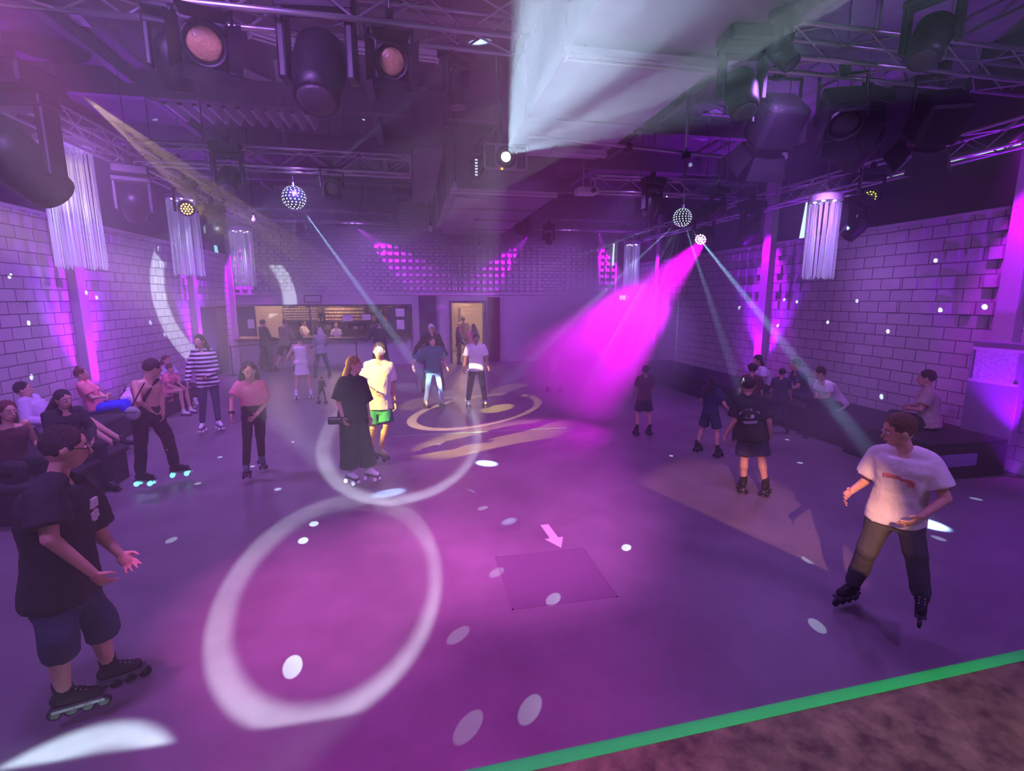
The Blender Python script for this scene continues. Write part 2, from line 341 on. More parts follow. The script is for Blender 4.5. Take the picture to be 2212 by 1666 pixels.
# ------------------------------------------------------------------ the hall
XL, XR, YB, ZC = -6.2, 8.3, 19.1, 6.3
BL, BR = 3.87, 3.68          # top of the brickwork left and right
def slab(pts, z0, z1):
    n_ = len(pts); return MB().add([(x, y, z0) for x, y in pts]+[(x, y, z1) for x, y in pts], [tuple(range(n_-1, -1, -1)), tuple(range(n_, 2*n_))]+[(i, (i+1) % n_, n_+(i+1) % n_, n_+i) for i in range(n_)])
struct(slab([(XL-1.2, EDGE(XL-1.2)), (XR+1, EDGE(XR+1)), (XR+1, YB), (XL-1.2, YB)], -.2, 0).build('floor', M['floor']))
struct(slab([(XL-1.2, -4.5), (XR+1, -4.5), (XR+1, EDGE(XR+1)), (XL-1.2, EDGE(XL-1.2))], -.2, 0).build('floor_stage', M['stage']))
struct(MB().box(XL-1.2, XR+1, -4.5, YB+.2, ZC, ZC+.2).build('ceiling', M['ceiling']))
# side walls: brick below, a recessed dark clerestory above
DL0, DL1 = 15.95, 18.5       # door opening in the left wall
struct(MB().box(XL-.3, XL, -4.5, DL0, 0, BL).box(XL-.3, XL, DL1, YB, 0, BL).box(XL-.3, XL, DL0, DL1, 2.2, BL).build('wall_left', M['brick_y']))
struct(MB().box(XR, XR+.3, -4.5, YB, 0, BR).build('wall_right', M['brick_y']))
struct(MB().box(XL-.75, XL-.65, -4.5, YB, BL-.1, ZC).build('wall_left_upper', M['dark_paint']))
struct(MB().box(XR+.5, XR+.6, -4.5, YB, BR-.1, ZC).build('wall_right_upper', M['dark_paint']))
struct(MB().box(XL-.65, XL+.04, -4.5, YB, BL, BL+.05).build('trim_1', M['paint']))
struct(MB().box(XR-.04, XR+.5, -4.5, YB, BR, BR+.05).build('trim_2', M['paint']))
struct(MB().box(XL-1.2, XR+1, -4.7, -4.5, 0, ZC).build('wall_front', M['dark_paint']))
# back wall with the bar hatch and the lit doorway
HX0, HX1, HZ0, HZ1 = -6.1, -.08, 1.11, 2.19
DX0, DX1, DZ = 1.46, 2.68, 2.28
struct(MB().box(XL, XR, YB, YB+.25, 2.62, ZC).build('wall_back', M['brick_x']))
struct(MB().box(XL, HX0, YB-.02, YB+.25, 0, 2.6).box(HX1, DX0, YB-.02, YB+.25, 0, 2.6).box(DX1, XR, YB-.02, YB+.25, 0, 2.6)
       .box(HX0, HX1, YB-.02, YB+.25, HZ1, 2.6).box(HX0, HX1, YB-.02, YB+.25, 0, .98).box(DX0, DX1, YB-.02, YB+.25, DZ, 2.6).build('wall_back_lower', M['paint']))
struct(MB().box(XL, XR, YB-.07, YB, 2.58, 2.64).build('trim_3', M['paint']))
# haze in the hall
def volume(name, dens, aniso=.2, col=(1, 1, 1)):
    m = bpy.data.materials.new(name); m.use_nodes = True; nt = m.node_tree; nt.nodes.remove(nt.nodes['Principled BSDF'])
    s = nt.nodes.new('ShaderNodeVolumeScatter'); s.inputs['Density'].default_value = dens; s.inputs['Anisotropy'].default_value = aniso; s.inputs['Color'].default_value = (*col, 1)
    nt.links.new(s.outputs[0], nt.nodes['Material Output'].inputs['Volume']); return m
# PROPS_START
# ------------------------------------------------------------------ wall details
def smallmat(name, col, es): return mat(name, (.02, .02, .02), .5, emit=col, es=es)
M['day'] = smallmat('daylight_gap', (.25, .75, 1.0), 1.3)
M['daywhite'] = smallmat('daylight_pale', (.7, .95, 1.0), 1.3)
def post(x, y, w_=.13, d=.16, z1=5.2):
    s = 1 if x < 0 else -1
    return struct(MB().box(min(x, x+s*d), max(x, x+s*d), y-w_, y+w_, 0, z1).build('column', M['paint'], bevel=.01))
for k, (x, y) in enumerate([(XL, 10.8), (XL, 15.85), (XR, 5.5), (XR, 10.5), (XR, 15.8)]): post(x, y).name = 'column_%d' % (k+1)
struct(MB().box(XL, XL+.16, YB-.2, YB-.08, 0, 4.8).build('column_6', M['paint']))
struct(MB().box(XR-.3, XR, YB-.25, YB-.08, 0, 4.8).build('column_7', M['paint']))
# projecting header bricks beside the posts
def headers_side(x, y0, z0, z1, name):
    mb = MB(); s = 1 if x < 0 else -1; z = z0
    while z < z1:
        for k in range(-6, 7):
            if abs(k) < 1 or random.random() < .04*abs(k): continue
            y = y0+k*.30+(.02 if k > 0 else -.02); d = .055-.006*abs(k)
            mb.box(min(x, x+s*d), max(x, x+s*d), y-.085, y+.085, z+.012, z+.188)
        z += .4
    struct(mb.build(name, M['brick_plain']))
n = 4
for x, y, z0, z1 in ((XL, 10.8, 2.4, 3.7), (XL, 15.85, 2.4, 3.7), (XR, 5.5, 2.2, 3.5), (XR, 10.5, 2.2, 3.5), (XR, 15.4, 2.2, 3.5)):
    headers_side(x, y, z0, z1, 'trim_%d' % n); n += 1
mb = MB()
for cx, r0, r1 in ((-5.95, 2.75, 4.6), (.0, 2.75, 4.4), (3.2, 2.75, 4.4), (7.7, 2.75, 4.4)):
    z = r0
    while z < r1:
        for k in range(-7, 8):
            x = cx+k*.24
            if XL+.2 < x < XR-.35: mb.box(x-.065, x+.065, YB-.075, YB, z, z+.12)
        z += .25
struct(mb.build('trim_%d' % n, M['brick_plain'])); n += 1
# daylight slots between the blackout sheets of the clerestory
wn = 1
def slot(pts, m, name=None):
    global wn
    P = [Vector(p) for p in pts]; nrm = (P[1]-P[0]).cross(P[2]-P[1]).normalized()*.02
    mb = MB(); mb.add(P+[p+nrm for p in P], [(0, 1, 2, 3), (7, 6, 5, 4), (0, 4, 5, 1), (1, 5, 6, 2), (2, 6, 7, 3), (3, 7, 4, 0)])
    o = struct(mb.build('window_%d' % wn, m)); wn += 1; return o
wx = lambda X, *ps: [atx(x, y, X) for x, y in ps]
slot(wx(-7.0, (311, 437), (317, 437), (320, 457), (314, 456)), M['day'])
slot(wx(-7.0, (317, 489), (329, 490), (331, 522), (322, 520)), M['day'])
slot(wx(-7.0, (463, 530), (469, 531), (473, 552), (466, 551)), M['day'])
slot(wx(-7.0, (0, 425), (3, 430), (9, 448), (0, 447)), M['day'])
slot(wx(8.75, (1741, 437), (1743, 437), (1735, 520), (1725, 521)), M['daywhite'])
slot(wx(8.75, (1899, 384), (2203, 306), (2203, 312), (1899, 388)), M['daywhite'])
slot([aty(x, y, 18.9) for x, y in ((1325, 526), (1328, 526), (1326, 574), (1322, 574))], M['daywhite'])
for k, (x, z0) in enumerate(((-7.05, 3.9), (8.9, 3.7))):
    for j in range(6):
        y = 1.2+j*3.05
        o = MB().box(x-.03, x+.03, y, y+2.85, z0, z0+1.75).build('window_%d' % wn, M['blackcloth']); struct(o); wn += 1
# doors
struct(MB().box(XL-.12, XL-.04, DL0+.03, 17.66, 0.005, 2.17).build('door_1', mat('door_slate', (.055, .045, .09), .5)))
struct(MB().box(XL-.12, XL-.04, 17.70, DL1-.03, 0.005, 2.17).build('door_2', mat('door_brown', (.16, .12, .12), .5)))
d3 = struct(MB().box(.23, .88, YB-.2, YB-.08, 0.005, 2.55).build('door_3', M['dark_paint'], bevel=.005))
MB().tube((.80, YB-.24, 1.0), (.80, YB-.24, 1.25), .012).build('door_handle', M['steel'], d3)
d4 = struct(MB().box(2.86, 3.30, YB-.2, YB-.08, 0.005, 2.5).build('door_4', M['wood'], bevel=.005))
MB().tube((2.93, YB-.24, 1.0), (2.93, YB-.24, 1.25), .012).build('door_handle', M['steel'], d4)
struct(MB().box(DX0-.09, DX0, YB-.1, YB+.26, 0, DZ+.09).box(DX1, DX1+.09, YB-.1, YB+.26, 0, DZ+.09).box(DX0, DX1, YB-.1, YB+.26, DZ, DZ+.09).build('trim_%d' % n, M['dark_paint'])); n += 1
struct(MB().box(HX0-.06, HX0, YB-.06, YB+.2, HZ0-.1, HZ1+.05).box(HX1, HX1+.06, YB-.06, YB+.2, HZ0-.1, HZ1+.05).box(HX0, HX1, YB-.06, YB+.2, HZ1, HZ1+.05).box(-3.68, -3.60, YB, YB+.12, HZ0, HZ1).build('trim_%d' % n, M['dark_paint'])); n += 1
# bar room and corridor shells
M['warmwall'] = mat('cream_wall', (.7, .62, .55), .7); M['tile'] = mat('pale_floor', (.4, .36, .33), .5)
struct(MB().box(-6.4, .4, 22, 22.15, 0, 2.7).box(-6.5, -6.4, YB+.26, 22.15, 0, 2.7).box(.3, .4, YB+.26, 22, 0, 2.7).build('wall_bar', M['warmwall']))
struct(MB().box(-6.5, .4, YB+.02, 22.15, 2.61, 2.7).build('ceiling_bar', M['warmwall']))
struct(MB().box(-6.5, 4.3, YB+.001, 24, -.2, 0).build('floor_bar', M['tile']))
struct(MB().box(.45, .55, YB+.26, 24, 0, 2.7).box(4.2, 4.3, YB+.26, 24, 0, 2.7).box(.45, 4.3, 23.5, 23.6, 0, 2.7).build('wall_corridor', M['warmwall']))
struct(MB().box(.45, 4.3, YB+.26, 24, 2.61, 2.7).build('ceiling_corridor', M['warmwall']))
mb = MB()
for k in range(22): mb.box(1.9, 3.3, 23.42, 23.47, .1+k*.11, .2+k*.11)
tag(mb.build('roller_shutter', mat('cream_slats', (.8, .68, .5), .5)), 'cream slatted roller shutter seen through the lit doorway', 'shutter')
tag(MB().box(2.0, 2.1, 22.2, 22.3, 0.002, 2.05).build('dark_post', M['dark_paint']), 'slim dark post standing in the lit corridor', 'post')
# bar furniture
t = empty('bar_counter', (-3.1, 18.95, 0), 'long purple-lit bar counter with ledge under the serving hatch', 'counter')
MB().box(HX0-.02, HX1+.02, YB-.32, YB-.022, .985, 1.05).build('countertop', M['wood'], t, bevel=.01)
MB().box(HX0, HX1, YB-.1, YB-.03, .002, .98).build('front_panel', M['paint'], t)
t = empty('bar_shelf_unit', (-3, 21.8, 0), 'dark back shelf unit with three shelves behind the bar', 'shelf')
MB().box(-5.2, .0, 21.9, 21.98, .8, 2.5).build('back_panel', mat('shelf_back', (.13, .09, .08), .6), t)
for z in (1.15, 1.5, 1.86, 2.2): MB().box(-5.2, 0, 21.6, 21.9, z, z+.025).build('shelf', M['wood'], t)
IT = [mat('item_%d' % i, c, .4) for i, c in enumerate([(.7, .6, .5), (.5, .2, .15), (.15, .2, .35), (.75, .7, .65), (.3, .35, .2), (.1, .08, .08)])]
zs = {1.15: 'bottom shelf', 1.5: 'second shelf', 1.86: 'upper shelf', 2.2: 'top shelf'}
cols = ['cream', 'brick red', 'navy', 'off-white', 'olive', 'near-black']
for z in zs:
    x = -5.0
    while x < -.15:
        k = random.randrange(6); bx = random.random() < .45; h = random.uniform(.12, .26)
        if bx:
            w_ = random.uniform(.06, .14)
            o = MB().box(x-w_, x+w_, 21.65, 21.83, z+.026, z+.026+h).build('snack_box', IT[k], bevel=.006)
            tag(o, '%s box on the %s behind the bar' % (cols[k], zs[z]), 'box', '%s boxes on the %s behind the bar' % (cols[k], zs[z]))
            x += w_*2+random.uniform(.04, .25)
        else:
            o = MB().lathe((x, 21.73, z+.026), (0, 0, 1), [(0, .035), (h*.6, .036), (h*.75, .014), (h, .013)], 10).build('bottle', IT[k], smooth=True)
            tag(o, '%s bottle on the %s behind the bar' % (cols[k], zs[z]), 'bottle', '%s bottles on the %s behind the bar' % (cols[k], zs[z]))
            x += random.uniform(.1, .22)
def board(name, x0, x1, z0, z1, y, label, rows, m=None, ink=None, th=.03):
    t = empty(name, ((x0+x1)/2, y, z0), label, 'board')
    MB().box(x0, x1, y-th, y, z0, z1).build('panel', m or M['dark_paint'], t)
    if rows:
        mb = MB(); r = random.Random(int(x0*97))
        for k in range(rows):
            zz = z1-(z1-z0)*(k+.7)/(rows+.4); x = x0+.04
            while x < x1-.08:
                wd = r.uniform(.03, .09); mb.box(x, min(x+wd, x1-.03), y-th-.004, y-th, zz, zz+(z1-z0)/(rows*3.2)); x += wd+.025
        mb.build('lettering', ink or IT[0], t)
    return t
board('menu_board', -5.1, -3.75, 1.55, 2.1, 21.35, 'dark menu board with pale lettering left of the hatch post', 5)
board('menu_board', -3.5, -1.9, 1.5, 2.1, 21.35, 'dark menu board with tan lettering right of the hatch post', 4, ink=mat('tan_ink', (.7, .45, .25), .6))
board('notice_board', HX0+.01, -5.5, HZ0, HZ1-.01, YB+.16, 'plain dark panel with one sheet closing the left end of the hatch', 0, mat('blue_panel', (.05, .04, .10), .5))
tag(MB().box(-5.78, -5.56, YB+.115, YB+.124, 1.4, 1.72).build('paper_notice', M['paper']), 'white paper sheet on the panel at the left end of the hatch', 'notice')
board('notice_board', -.95, -.15, HZ0+.04, HZ1-.05, YB+.16, 'dark notice board holding two sheets at the right end of the hatch', 0)
tag(MB().box(-.62, -.30, YB+.115, YB+.124, 1.78, 2.08).build('paper_notice', M['paper']), 'upper pale sheet on the right-hand notice board', 'notice')
tag(MB().box(-.60, -.32, YB+.115, YB+.124, 1.3, 1.66).build('paper_notice', M['paper']), 'lower pale sheet on the right-hand notice board', 'notice')
tag(MB().box(-2.55, -2.2, YB+.3, YB+.31, 1.62, 1.84).build('paper_notice', M['paper']), 'small white sheet hanging in the hatch above the seated worker', 'notice')
tag(MB().box(-1.85, -1.55, YB+.3, YB+.31, 1.66, 1.86).build('paper_notice', M['paper']), 'small white sheet hanging in the hatch right of the worker', 'notice')
t = empty('picture_frame', (-3.5, YB-.05, 2.3), 'thin dark sign frame on the wall above the hatch', 'sign')
MB().box(-3.8, -3.2, YB-.06, YB-.03, 2.3, 2.33).box(-3.8, -3.2, YB-.06, YB-.03, 2.54, 2.57).box(-3.8, -3.77, YB-.06, YB-.03, 2.3, 2.57).box(-3.23, -3.2, YB-.06, YB-.03, 2.3, 2.57).build('frame', M['dark_paint'], t)
MB().box(-3.77, -3.23, YB-.045, YB-.03, 2.33, 2.54).build('panel', M['paint'], t)
t = empty('queue_barrier', (-5.7, 17.9, 0), 'low black queue barrier in front of the bar counter', 'barrier')
for x, y in ((-5.75, 17.2), (-5.0, 18.2), (-2.0, 18.25)): MB().tube((x, y, .003), (x, y, .95), .022).lathe((x, y, .003), (0, 0, 1), [(0, .15), (.02, .15), (.03, .03)], 16).build('post', M['black'], t)
MB().tube((-5.75, 17.2, .93), (-5.0, 18.2, .93), .018).tube((-5.0, 18.2, .93), (-2.0, 18.25, .93), .018).build('rail', M['black'], t)
t = empty('exit_sign', (8.1, 18.3, 2.5), 'small lit exit sign high in the far right corner', 'sign')
P = aty(1345, 643, 18.6)
MB().box(P.x-.13, P.x+.13, 18.6, 18.66, P.z-.11, P.z+.11).build('case', M['white'], t)
MB().box(P.x-.11, P.x-.02, 18.59, 18.6, P.z-.08, P.z+.08).box(P.x+.01, P.x+.11, 18.59, 18.6, P.z-.08, P.z+.08).build('symbol', smallmat('lit_sign', (.9, 1, .85), 2.5), t)
# notice case on the right-hand post
t = empty('notice_case', (8.0, 5.4, 1.0), 'tall notice case with a framed poster on the near right post', 'notice')
MB().box(8.02, 8.14, 5.1, 5.75, .45, 1.85).build('case', mat('violet_case', (.25, .2, .3), .4), t, bevel=.01)
MB().box(8.0, 8.02, 5.17, 5.68, 1.3, 1.72).build('poster', mat('poster', (.45, .4, .5), .5, var=.6, bscale=22), t)
MB().box(8.0, 8.03, 5.12, 5.73, 1.26, 1.3).box(8.0, 8.03, 5.12, 5.73, 1.72, 1.76).build('frame', M['paint'], t)
# benches
t = empty('bench', (7.6, 8.8, 0), 'long black padded bench along the right wall', 'bench')
MB().box(6.95, 8.1, 6.6, 14.5, .003, .4).build('base', M['black'], t, bevel=.02)
MB().box(6.92, 8.1, 6.6, 14.5, .402, .5).build('cushion', M['blackcloth'], t, bevel=.03)
t = empty('platform_block', (7.4, 5.6, 0), 'black block seat at the near end of the right wall', 'bench')
MB().box(6.75, 8.1, 5.15, 6.5, .003, .48).build('base', M['black'], t, bevel=.02)
MB().box(6.72, 8.13, 5.12, 6.53, .482, .53).build('top', M['blackcloth'], t, bevel=.015)
MB().box(6.86, 7.5, 5.10, 5.145, .2, .36).build('label_plate', mat('mauve_plate', (.3, .2, .5), .5), t)
t = empty('bench', (-5.9, 7, 0), 'low dark bench along the left wall under the lounging people', 'bench')
MB().box(-6.02, -5.1, 5.2, 13.2, .003, .33).build('base', M['black'], t, bevel=.02)
MB().box(-6.02, -5.07, 5.2, 13.2, .332, .42).build('cushion', M['blackcloth'], t, bevel=.03)
t = empty('bench', (-4.9, 5.2, 0), 'black seat block at the near left holding the two seated women', 'bench')
MB().box(-5.0, -3.95, 6.0, 7.5, .003, .36).build('base', M['black'], t, bevel=.02)
MB().box(-5.02, -3.93, 5.98, 7.52, .362, .45).build('cushion', M['blackcloth'], t, bevel=.03)
# floor marks
tag(slab([(XL+.02, EDGE(XL)), (XR-.02, EDGE(XR)), (XR-.02, EDGE(XR)+.08), (XL+.02, EDGE(XL)+.08)], .001, .004).build('floor_tape', M['green']), 'bright green tape along the front edge of the rink floor', 'tape')
A, B = atz(850, 943), atz(1225, 924); u = (B-A).normalized().cross(Vector((0, 0, 1)))*.012
tag(MB().add([A+u, A-u, B-u, B+u, A+u+Vector((0, 0, .003)), A-u+Vector((0, 0, .003)), B-u+Vector((0, 0, .003)), B+u+Vector((0, 0, .003))], [(0, 1, 2, 3), (7, 6, 5, 4), (0, 4, 5, 1), (1, 5, 6, 2), (2, 6, 7, 3), (3, 7, 4, 0)]).build('floor_line', mat('pale_green_line', (.25, .6, .35), .5)), 'thin pale green line on the floor beyond the couple', 'tape')
mb = MB(); x0, x1, y0, y1 = .70, 1.60, 3.50, 4.34
for a in ((x0, x1, y0, y0+.012), (x0, x1, y1-.012, y1), (x0, x0+.012, y0, y1), (x1-.012, x1, y0, y1)): mb.box(a[0], a[1], a[2], a[3], .0005, .003)
tag(mb.box(x0+.012, x1-.012, y0+.012, y1-.012, .0005, .0015).build('floor_hatch', mat('hatch_board', (.14, .10, .14), .45)), 'square access hatch set in the middle of the rink floor', 'hatch')
P0, P1 = atz(1176, 1134), atz(1212, 1184); d = (P1-P0); L = d.length; d.normalize(); s = Vector((-d.y, d.x, 0)); zz = Vector((0, 0, .003))
pts = [P0+s*.045, P0-s*.045, P0+d*(L*.6)-s*.045, P0+d*(L*.6)-s*.10, P1, P0+d*(L*.6)+s*.10, P0+d*(L*.6)+s*.045]
mb = MB(); mb.add([p+zz*.3 for p in pts]+[p+zz for p in pts], [tuple(range(7)), tuple(range(13, 6, -1))]+[(i, (i+1) % 7, 7+(i+1) % 7, 7+i) for i in range(7)])
tag(mb.build('floor_arrow', mat('white_tape', (.62, .58, .62), .6)), 'white tape arrow on the floor pointing at the hatch', 'arrow')

# ------------------------------------------------------------------ ceiling: beams, skylights, ducts
mb = MB()
for y in (1.2, 3.9, 6.9, 10.4, 13.4, 16.4): mb.box(XL-.6, XR+.45, y-.09, y+.09, ZC-.42, ZC-.001)
for x in (-4.6, -.6, 5.2): mb.box(x-.07, x+.07, -4.4, YB-.01, ZC-.22, ZC-.001)
struct(mb.build('trim_%d' % n, mat('ceiling_beam', (.3, .27, .29), .7, bump=.3, bscale=6))); n += 1
M['blind'] = mat('skylight_blind', (.75, .72, .78), .6, bump=.1)
for k, pts in enumerate([((355, 128), (470, 122), (630, 195), (520, 165)), ((590, 130), (640, 130), (640, 200), (600, 195)), ((90, 22), (165, 25), (200, 60), (100, 45)), ((1435, 285), (1545, 235), (1625, 275), (1520, 305)), ((1900, 230), (1965, 245), (1935, 262), (1885, 250))]):
    q = [atz(x, y, ZC-.02) for x, y in pts]; zz = Vector((0, 0, .015))
    o = MB().add(q+[p+zz for p in q], [(0, 1, 2, 3), (7, 6, 5, 4), (0, 4, 5, 1), (1, 5, 6, 2), (2, 6, 7, 3), (3, 7, 4, 0)]).build('window_%d' % wn, M['blind']); struct(o); wn += 1
A, B = atz(335, 215, 5.9), atz(672, 240, 5.9); mb = MB(); vs = []; fs = []; N = 44; vs = []
for i in range(N+1):
    p = A.lerp(B, i/N); z = .07*(1 if i % 4 < 2 else -1)
    for dy, dz in ((0, 0), (.9, 0)): vs.append(p+Vector((0, dy, z)))
    for dy, dz in ((0, 0), (.9, 0)): vs.append(p+Vector((0, dy, z+.012)))
for i in range(N):
    a = i*4; b = a+4; fs += [(a, a+1, b+1, b), (a+2, b+2, b+3, a+3), (a, b, b+2, a+2), (a+1, a+3, b+3, b+1)]
tag(mb.add(vs, fs).build('corrugated_sheet', mat('pale_sheet', (.6, .57, .6), .5)), 'pale corrugated roof sheet above the left disco ball', 'roofing sheet')
t = empty('white_air_duct', (2.5, 4.5, 5), 'wide white air duct crossing the ceiling above the projector', 'duct')
MB().box(1.68, 3.45, -4.3, 9.3, 5.0, 5.95).build('duct_body', M['duct'], t, bevel=.01)
for y in (-1.5, 1.0, 3.2, 5.5, 7.4): MB().box(1.655, 3.475, y-.02, y+.02, 4.975, 5.97).build('flange', M['duct'], t)
for y in (0, 6): MB().tube((2.5, y, 5.9), (2.5, y, ZC), .012).build('hanging_rod', M['steel'], t)
t = empty('foil_air_duct', (2.0, 13.5, 4.6), 'lower foil-clad air duct running to the back wall', 'duct')
MB().box(.80, 3.12, 10.9, 18.4, 4.62, 5.9).build('duct_body', mat('dull_galvanised', (.36, .3, .36), .4, .4, bump=.2, bscale=5), t, bevel=.01)
MB().box(1.0, 1.75, 11.2, 17.2, 4.60, 4.618).build('foil_patch', M['foil'], t)
for y in (10.9, 12.6, 14.3, 16.2, 17.0, 17.6, 18.2): MB().box(.77, 3.15, y-.02, y+.02, 4.585, 5.93).build('flange', M['steel'], t)
for y in (12, 17): MB().tube((2.5, y, 5.85), (2.5, y, ZC), .012).build('hanging_rod', M['steel'], t)
t = empty('ceiling_box', (-.2, 11.5, 4.9), 'dark ventilation box hanging left of the foil duct', 'duct')
MB().box(.10, .62, 9.0, 14.0, 4.95, 5.85).build('duct_body', mat('dark_duct', (.12, .09, .13), .5, bump=.2), t, bevel=.01)
def batten(A, B, label, lit=False):
    A, B = Vector(A), Vector(B); d = (B-A).normalized(); t = empty('tube_light', A, label, 'ceiling light')
    X, Y, Z = frame(d); c = (A+B)/2; L = (B-A).length/2
    MB().obox(c+Z*.05, (X, Y, Z), .07, L, .03).build('housing', M['white'], t, bevel=.004)
    for s in (-.045, .045): MB().tube(A+X*s-Z*.0, B+X*s, .016, n=10).build('tube', M['white'], t)
    for p in (A, B): MB().tube(p.lerp(c, .2)+Z*.07, (p.lerp(c, .2).x, p.lerp(c, .2).y, ZC), .006, n=6).build('hanging_rod', M['steel'], t)
    for p in (A, B): MB().obox(p+Z*.01, (X, Y, Z), .07, .012, .03).build('end_cap', M['white'], t)
batten((1.62, 5.3, 4.87), (3.5, 5.3, 4.87), 'twin tube light under the near end of the white duct')
batten((2.4, 8.6, 4.87), (3.35, 8.6, 4.87), 'short twin tube light under the far end of the white duct')
batten((.85, 10.72, 4.60), (3.1, 10.72, 4.60), 'twin tube light across the front of the foil duct')
batten(atz(540, 75, 5.3), atz(640, 105, 5.3), 'white tube light at the top left above the black lamp heads')
batten(atz(760, 108, 5.3), atz(945, 130, 5.3), 'white tube light beside the lantern with barn doors')
# scaffold pipes around the projector
def pipe(a, b, r, label, m='alu'): return tag(MB().tube(a, b, r, n=12).build('scaffold_pipe', M[m], smooth=True), label, 'pipe')
PX = aty(1140, 300, 8.0)
pipe((PX.x, 8.0, 4.93), aty(1560, 338, 8.0), .025, 'long horizontal scaffold pipe under the white duct right of the projector')
q = aty(1483, 335, 8.0); pipe((q.x, 8.03, q.z-.05), (q.x, 8.03, ZC-.02), .03, 'tall bright pole dropping from the ceiling above the right disco ball')
q2 = aty(1358, 318, 8.0); pipe((q2.x, 8.03, q2.z-.05), (q2.x, 8.03, 4.98), .022, 'short vertical pipe stub under the white duct')
pipe((q.x, 8.03, q.z-.06), (q.x, 8.0, BALL[1].z+.17), .008, 'thin rod holding the right disco ball', 'steel')
pipe(BALL[0]+Vector((0, 0, .22)), (BALL[0].x, BALL[0].y, 4.62), .008, 'thin rod holding the left disco ball', 'steel')
for p, y in (((q.x, 8.0, q.z), 0), ((q2.x, 8.0, q2.z), 0)):
    tag(MB().box(p[0]-.05, p[0]+.05, 7.95, 8.07, p[2]-.05, p[2]+.05).build('pipe_clamp', M['black'], bevel=.01), 'black clamp joining the pipe to the %s' % ('tall pole' if p[0] == q.x else 'short stub'), 'clamp')
# projector
t = empty('video_projector', (PJ.x, 8.3, PJ.z), 'large grey video projector hung from a ceiling pole, shining brightly', 'projector')
MB().box(PJ.x-.36, PJ.x+.34, 8.16, 8.95, PJ.z-.20, PJ.z+.20).build('body', M['black'], t, bevel=.05)
fx0, fx1, fz0, fz1 = PJ.x-.36, PJ.x+.34, PJ.z-.20, PJ.z+.20
MB().box(fx0, fx1, 8.12, 8.16, fz0, fz0+.04).box(fx0, fx1, 8.12, 8.16, fz1-.04, fz1).box(fx0, fx0+.035, 8.12, 8.16, fz0, fz1).box(fx1-.035, fx1, 8.12, 8.16, fz0, fz1).box(fx0+.17, fx1-.17, 8.13, 8.16, fz0, fz1).build('front_bezel', mat('grey_bezel', (.35, .35, .36), .4), t, bevel=.01)
g = MB()
for sx in (fx0+.04, fx1-.165):
    for k in range(9): g.box(sx, sx+.125, 8.14, 8.15, fz0+.05+k*.034, fz0+.065+k*.034)
g.build('vent_grille', M['dark_paint'], t)
MB().lathe((PJ.x-.01, 8.14, PJ.z), (0, -1, 0), [(0, .165), (.02, .165), (.03, .13), (.01, .10)], 28).build('lens_ring', M['black'], t, smooth=True)
MB().lathe((PJ.x-.01, 8.13, PJ.z), (0, -1, 0), [(0, .075), (.02, .07), (.035, .03)], 20).build('lens', smallmat('lit_lens', (.75, .92, 1), 9), t, smooth=True)
MB().box(PJ.x-.10, PJ.x-.085, 8.105, 8.12, fz0+.005, fz0+.03).build('status_light', smallmat('led_red', (1, .1, .02), 3), t)
MB().box(PJ.x-.08, PJ.x-.065, 8.105, 8.12, fz0+.005, fz0+.03).build('status_light', smallmat('led_yellow', (1, .8, .05), 3), t)
MB().tube((PJ.x-.08, 8.5, PJ.z+.2), (PJ.x-.08, 8.5, ZC-.02), .03).box(PJ.x-.2, PJ.x+.04, 8.4, 8.6, PJ.z+.2, PJ.z+.26).build('pole', M['steel'], t)
MB().path([(PJ.x-.36, 8.3, PJ.z+.05), (PJ.x-.46, 8.3, PJ.z-.05), (PJ.x-.5, 8.3, PJ.z+.1), (PJ.x-.35, 8.3, PJ.z+.32), (PJ.x-.15, 8.35, PJ.z+.45), (PJ.x-.1, 8.45, PJ.z+.3)], .012).build('cable', M['black'], t)
t = empty('cable_box', (PJ.x-.48, 8.5, PJ.z-.2), 'small black box with a row of lights left of the projector', 'box')
MB().box(PJ.x-.52, PJ.x-.42, 8.3, 8.7, PJ.z-.30, PJ.z+.05).build('body', M['black'], t, bevel=.01)
for k in range(6): MB().box(PJ.x-.48, PJ.x-.44, 8.285, 8.3, PJ.z-.26+k*.045, PJ.z-.24+k*.045).build('indicator', smallmat('led_white', (.7, .8, 1), 1.2), t) if k == 0 else MB().box(PJ.x-.48, PJ.x-.44, 8.285, 8.3, PJ.z-.26+k*.045, PJ.z-.24+k*.045).build('indicator', bpy.data.materials['led_white'], t)
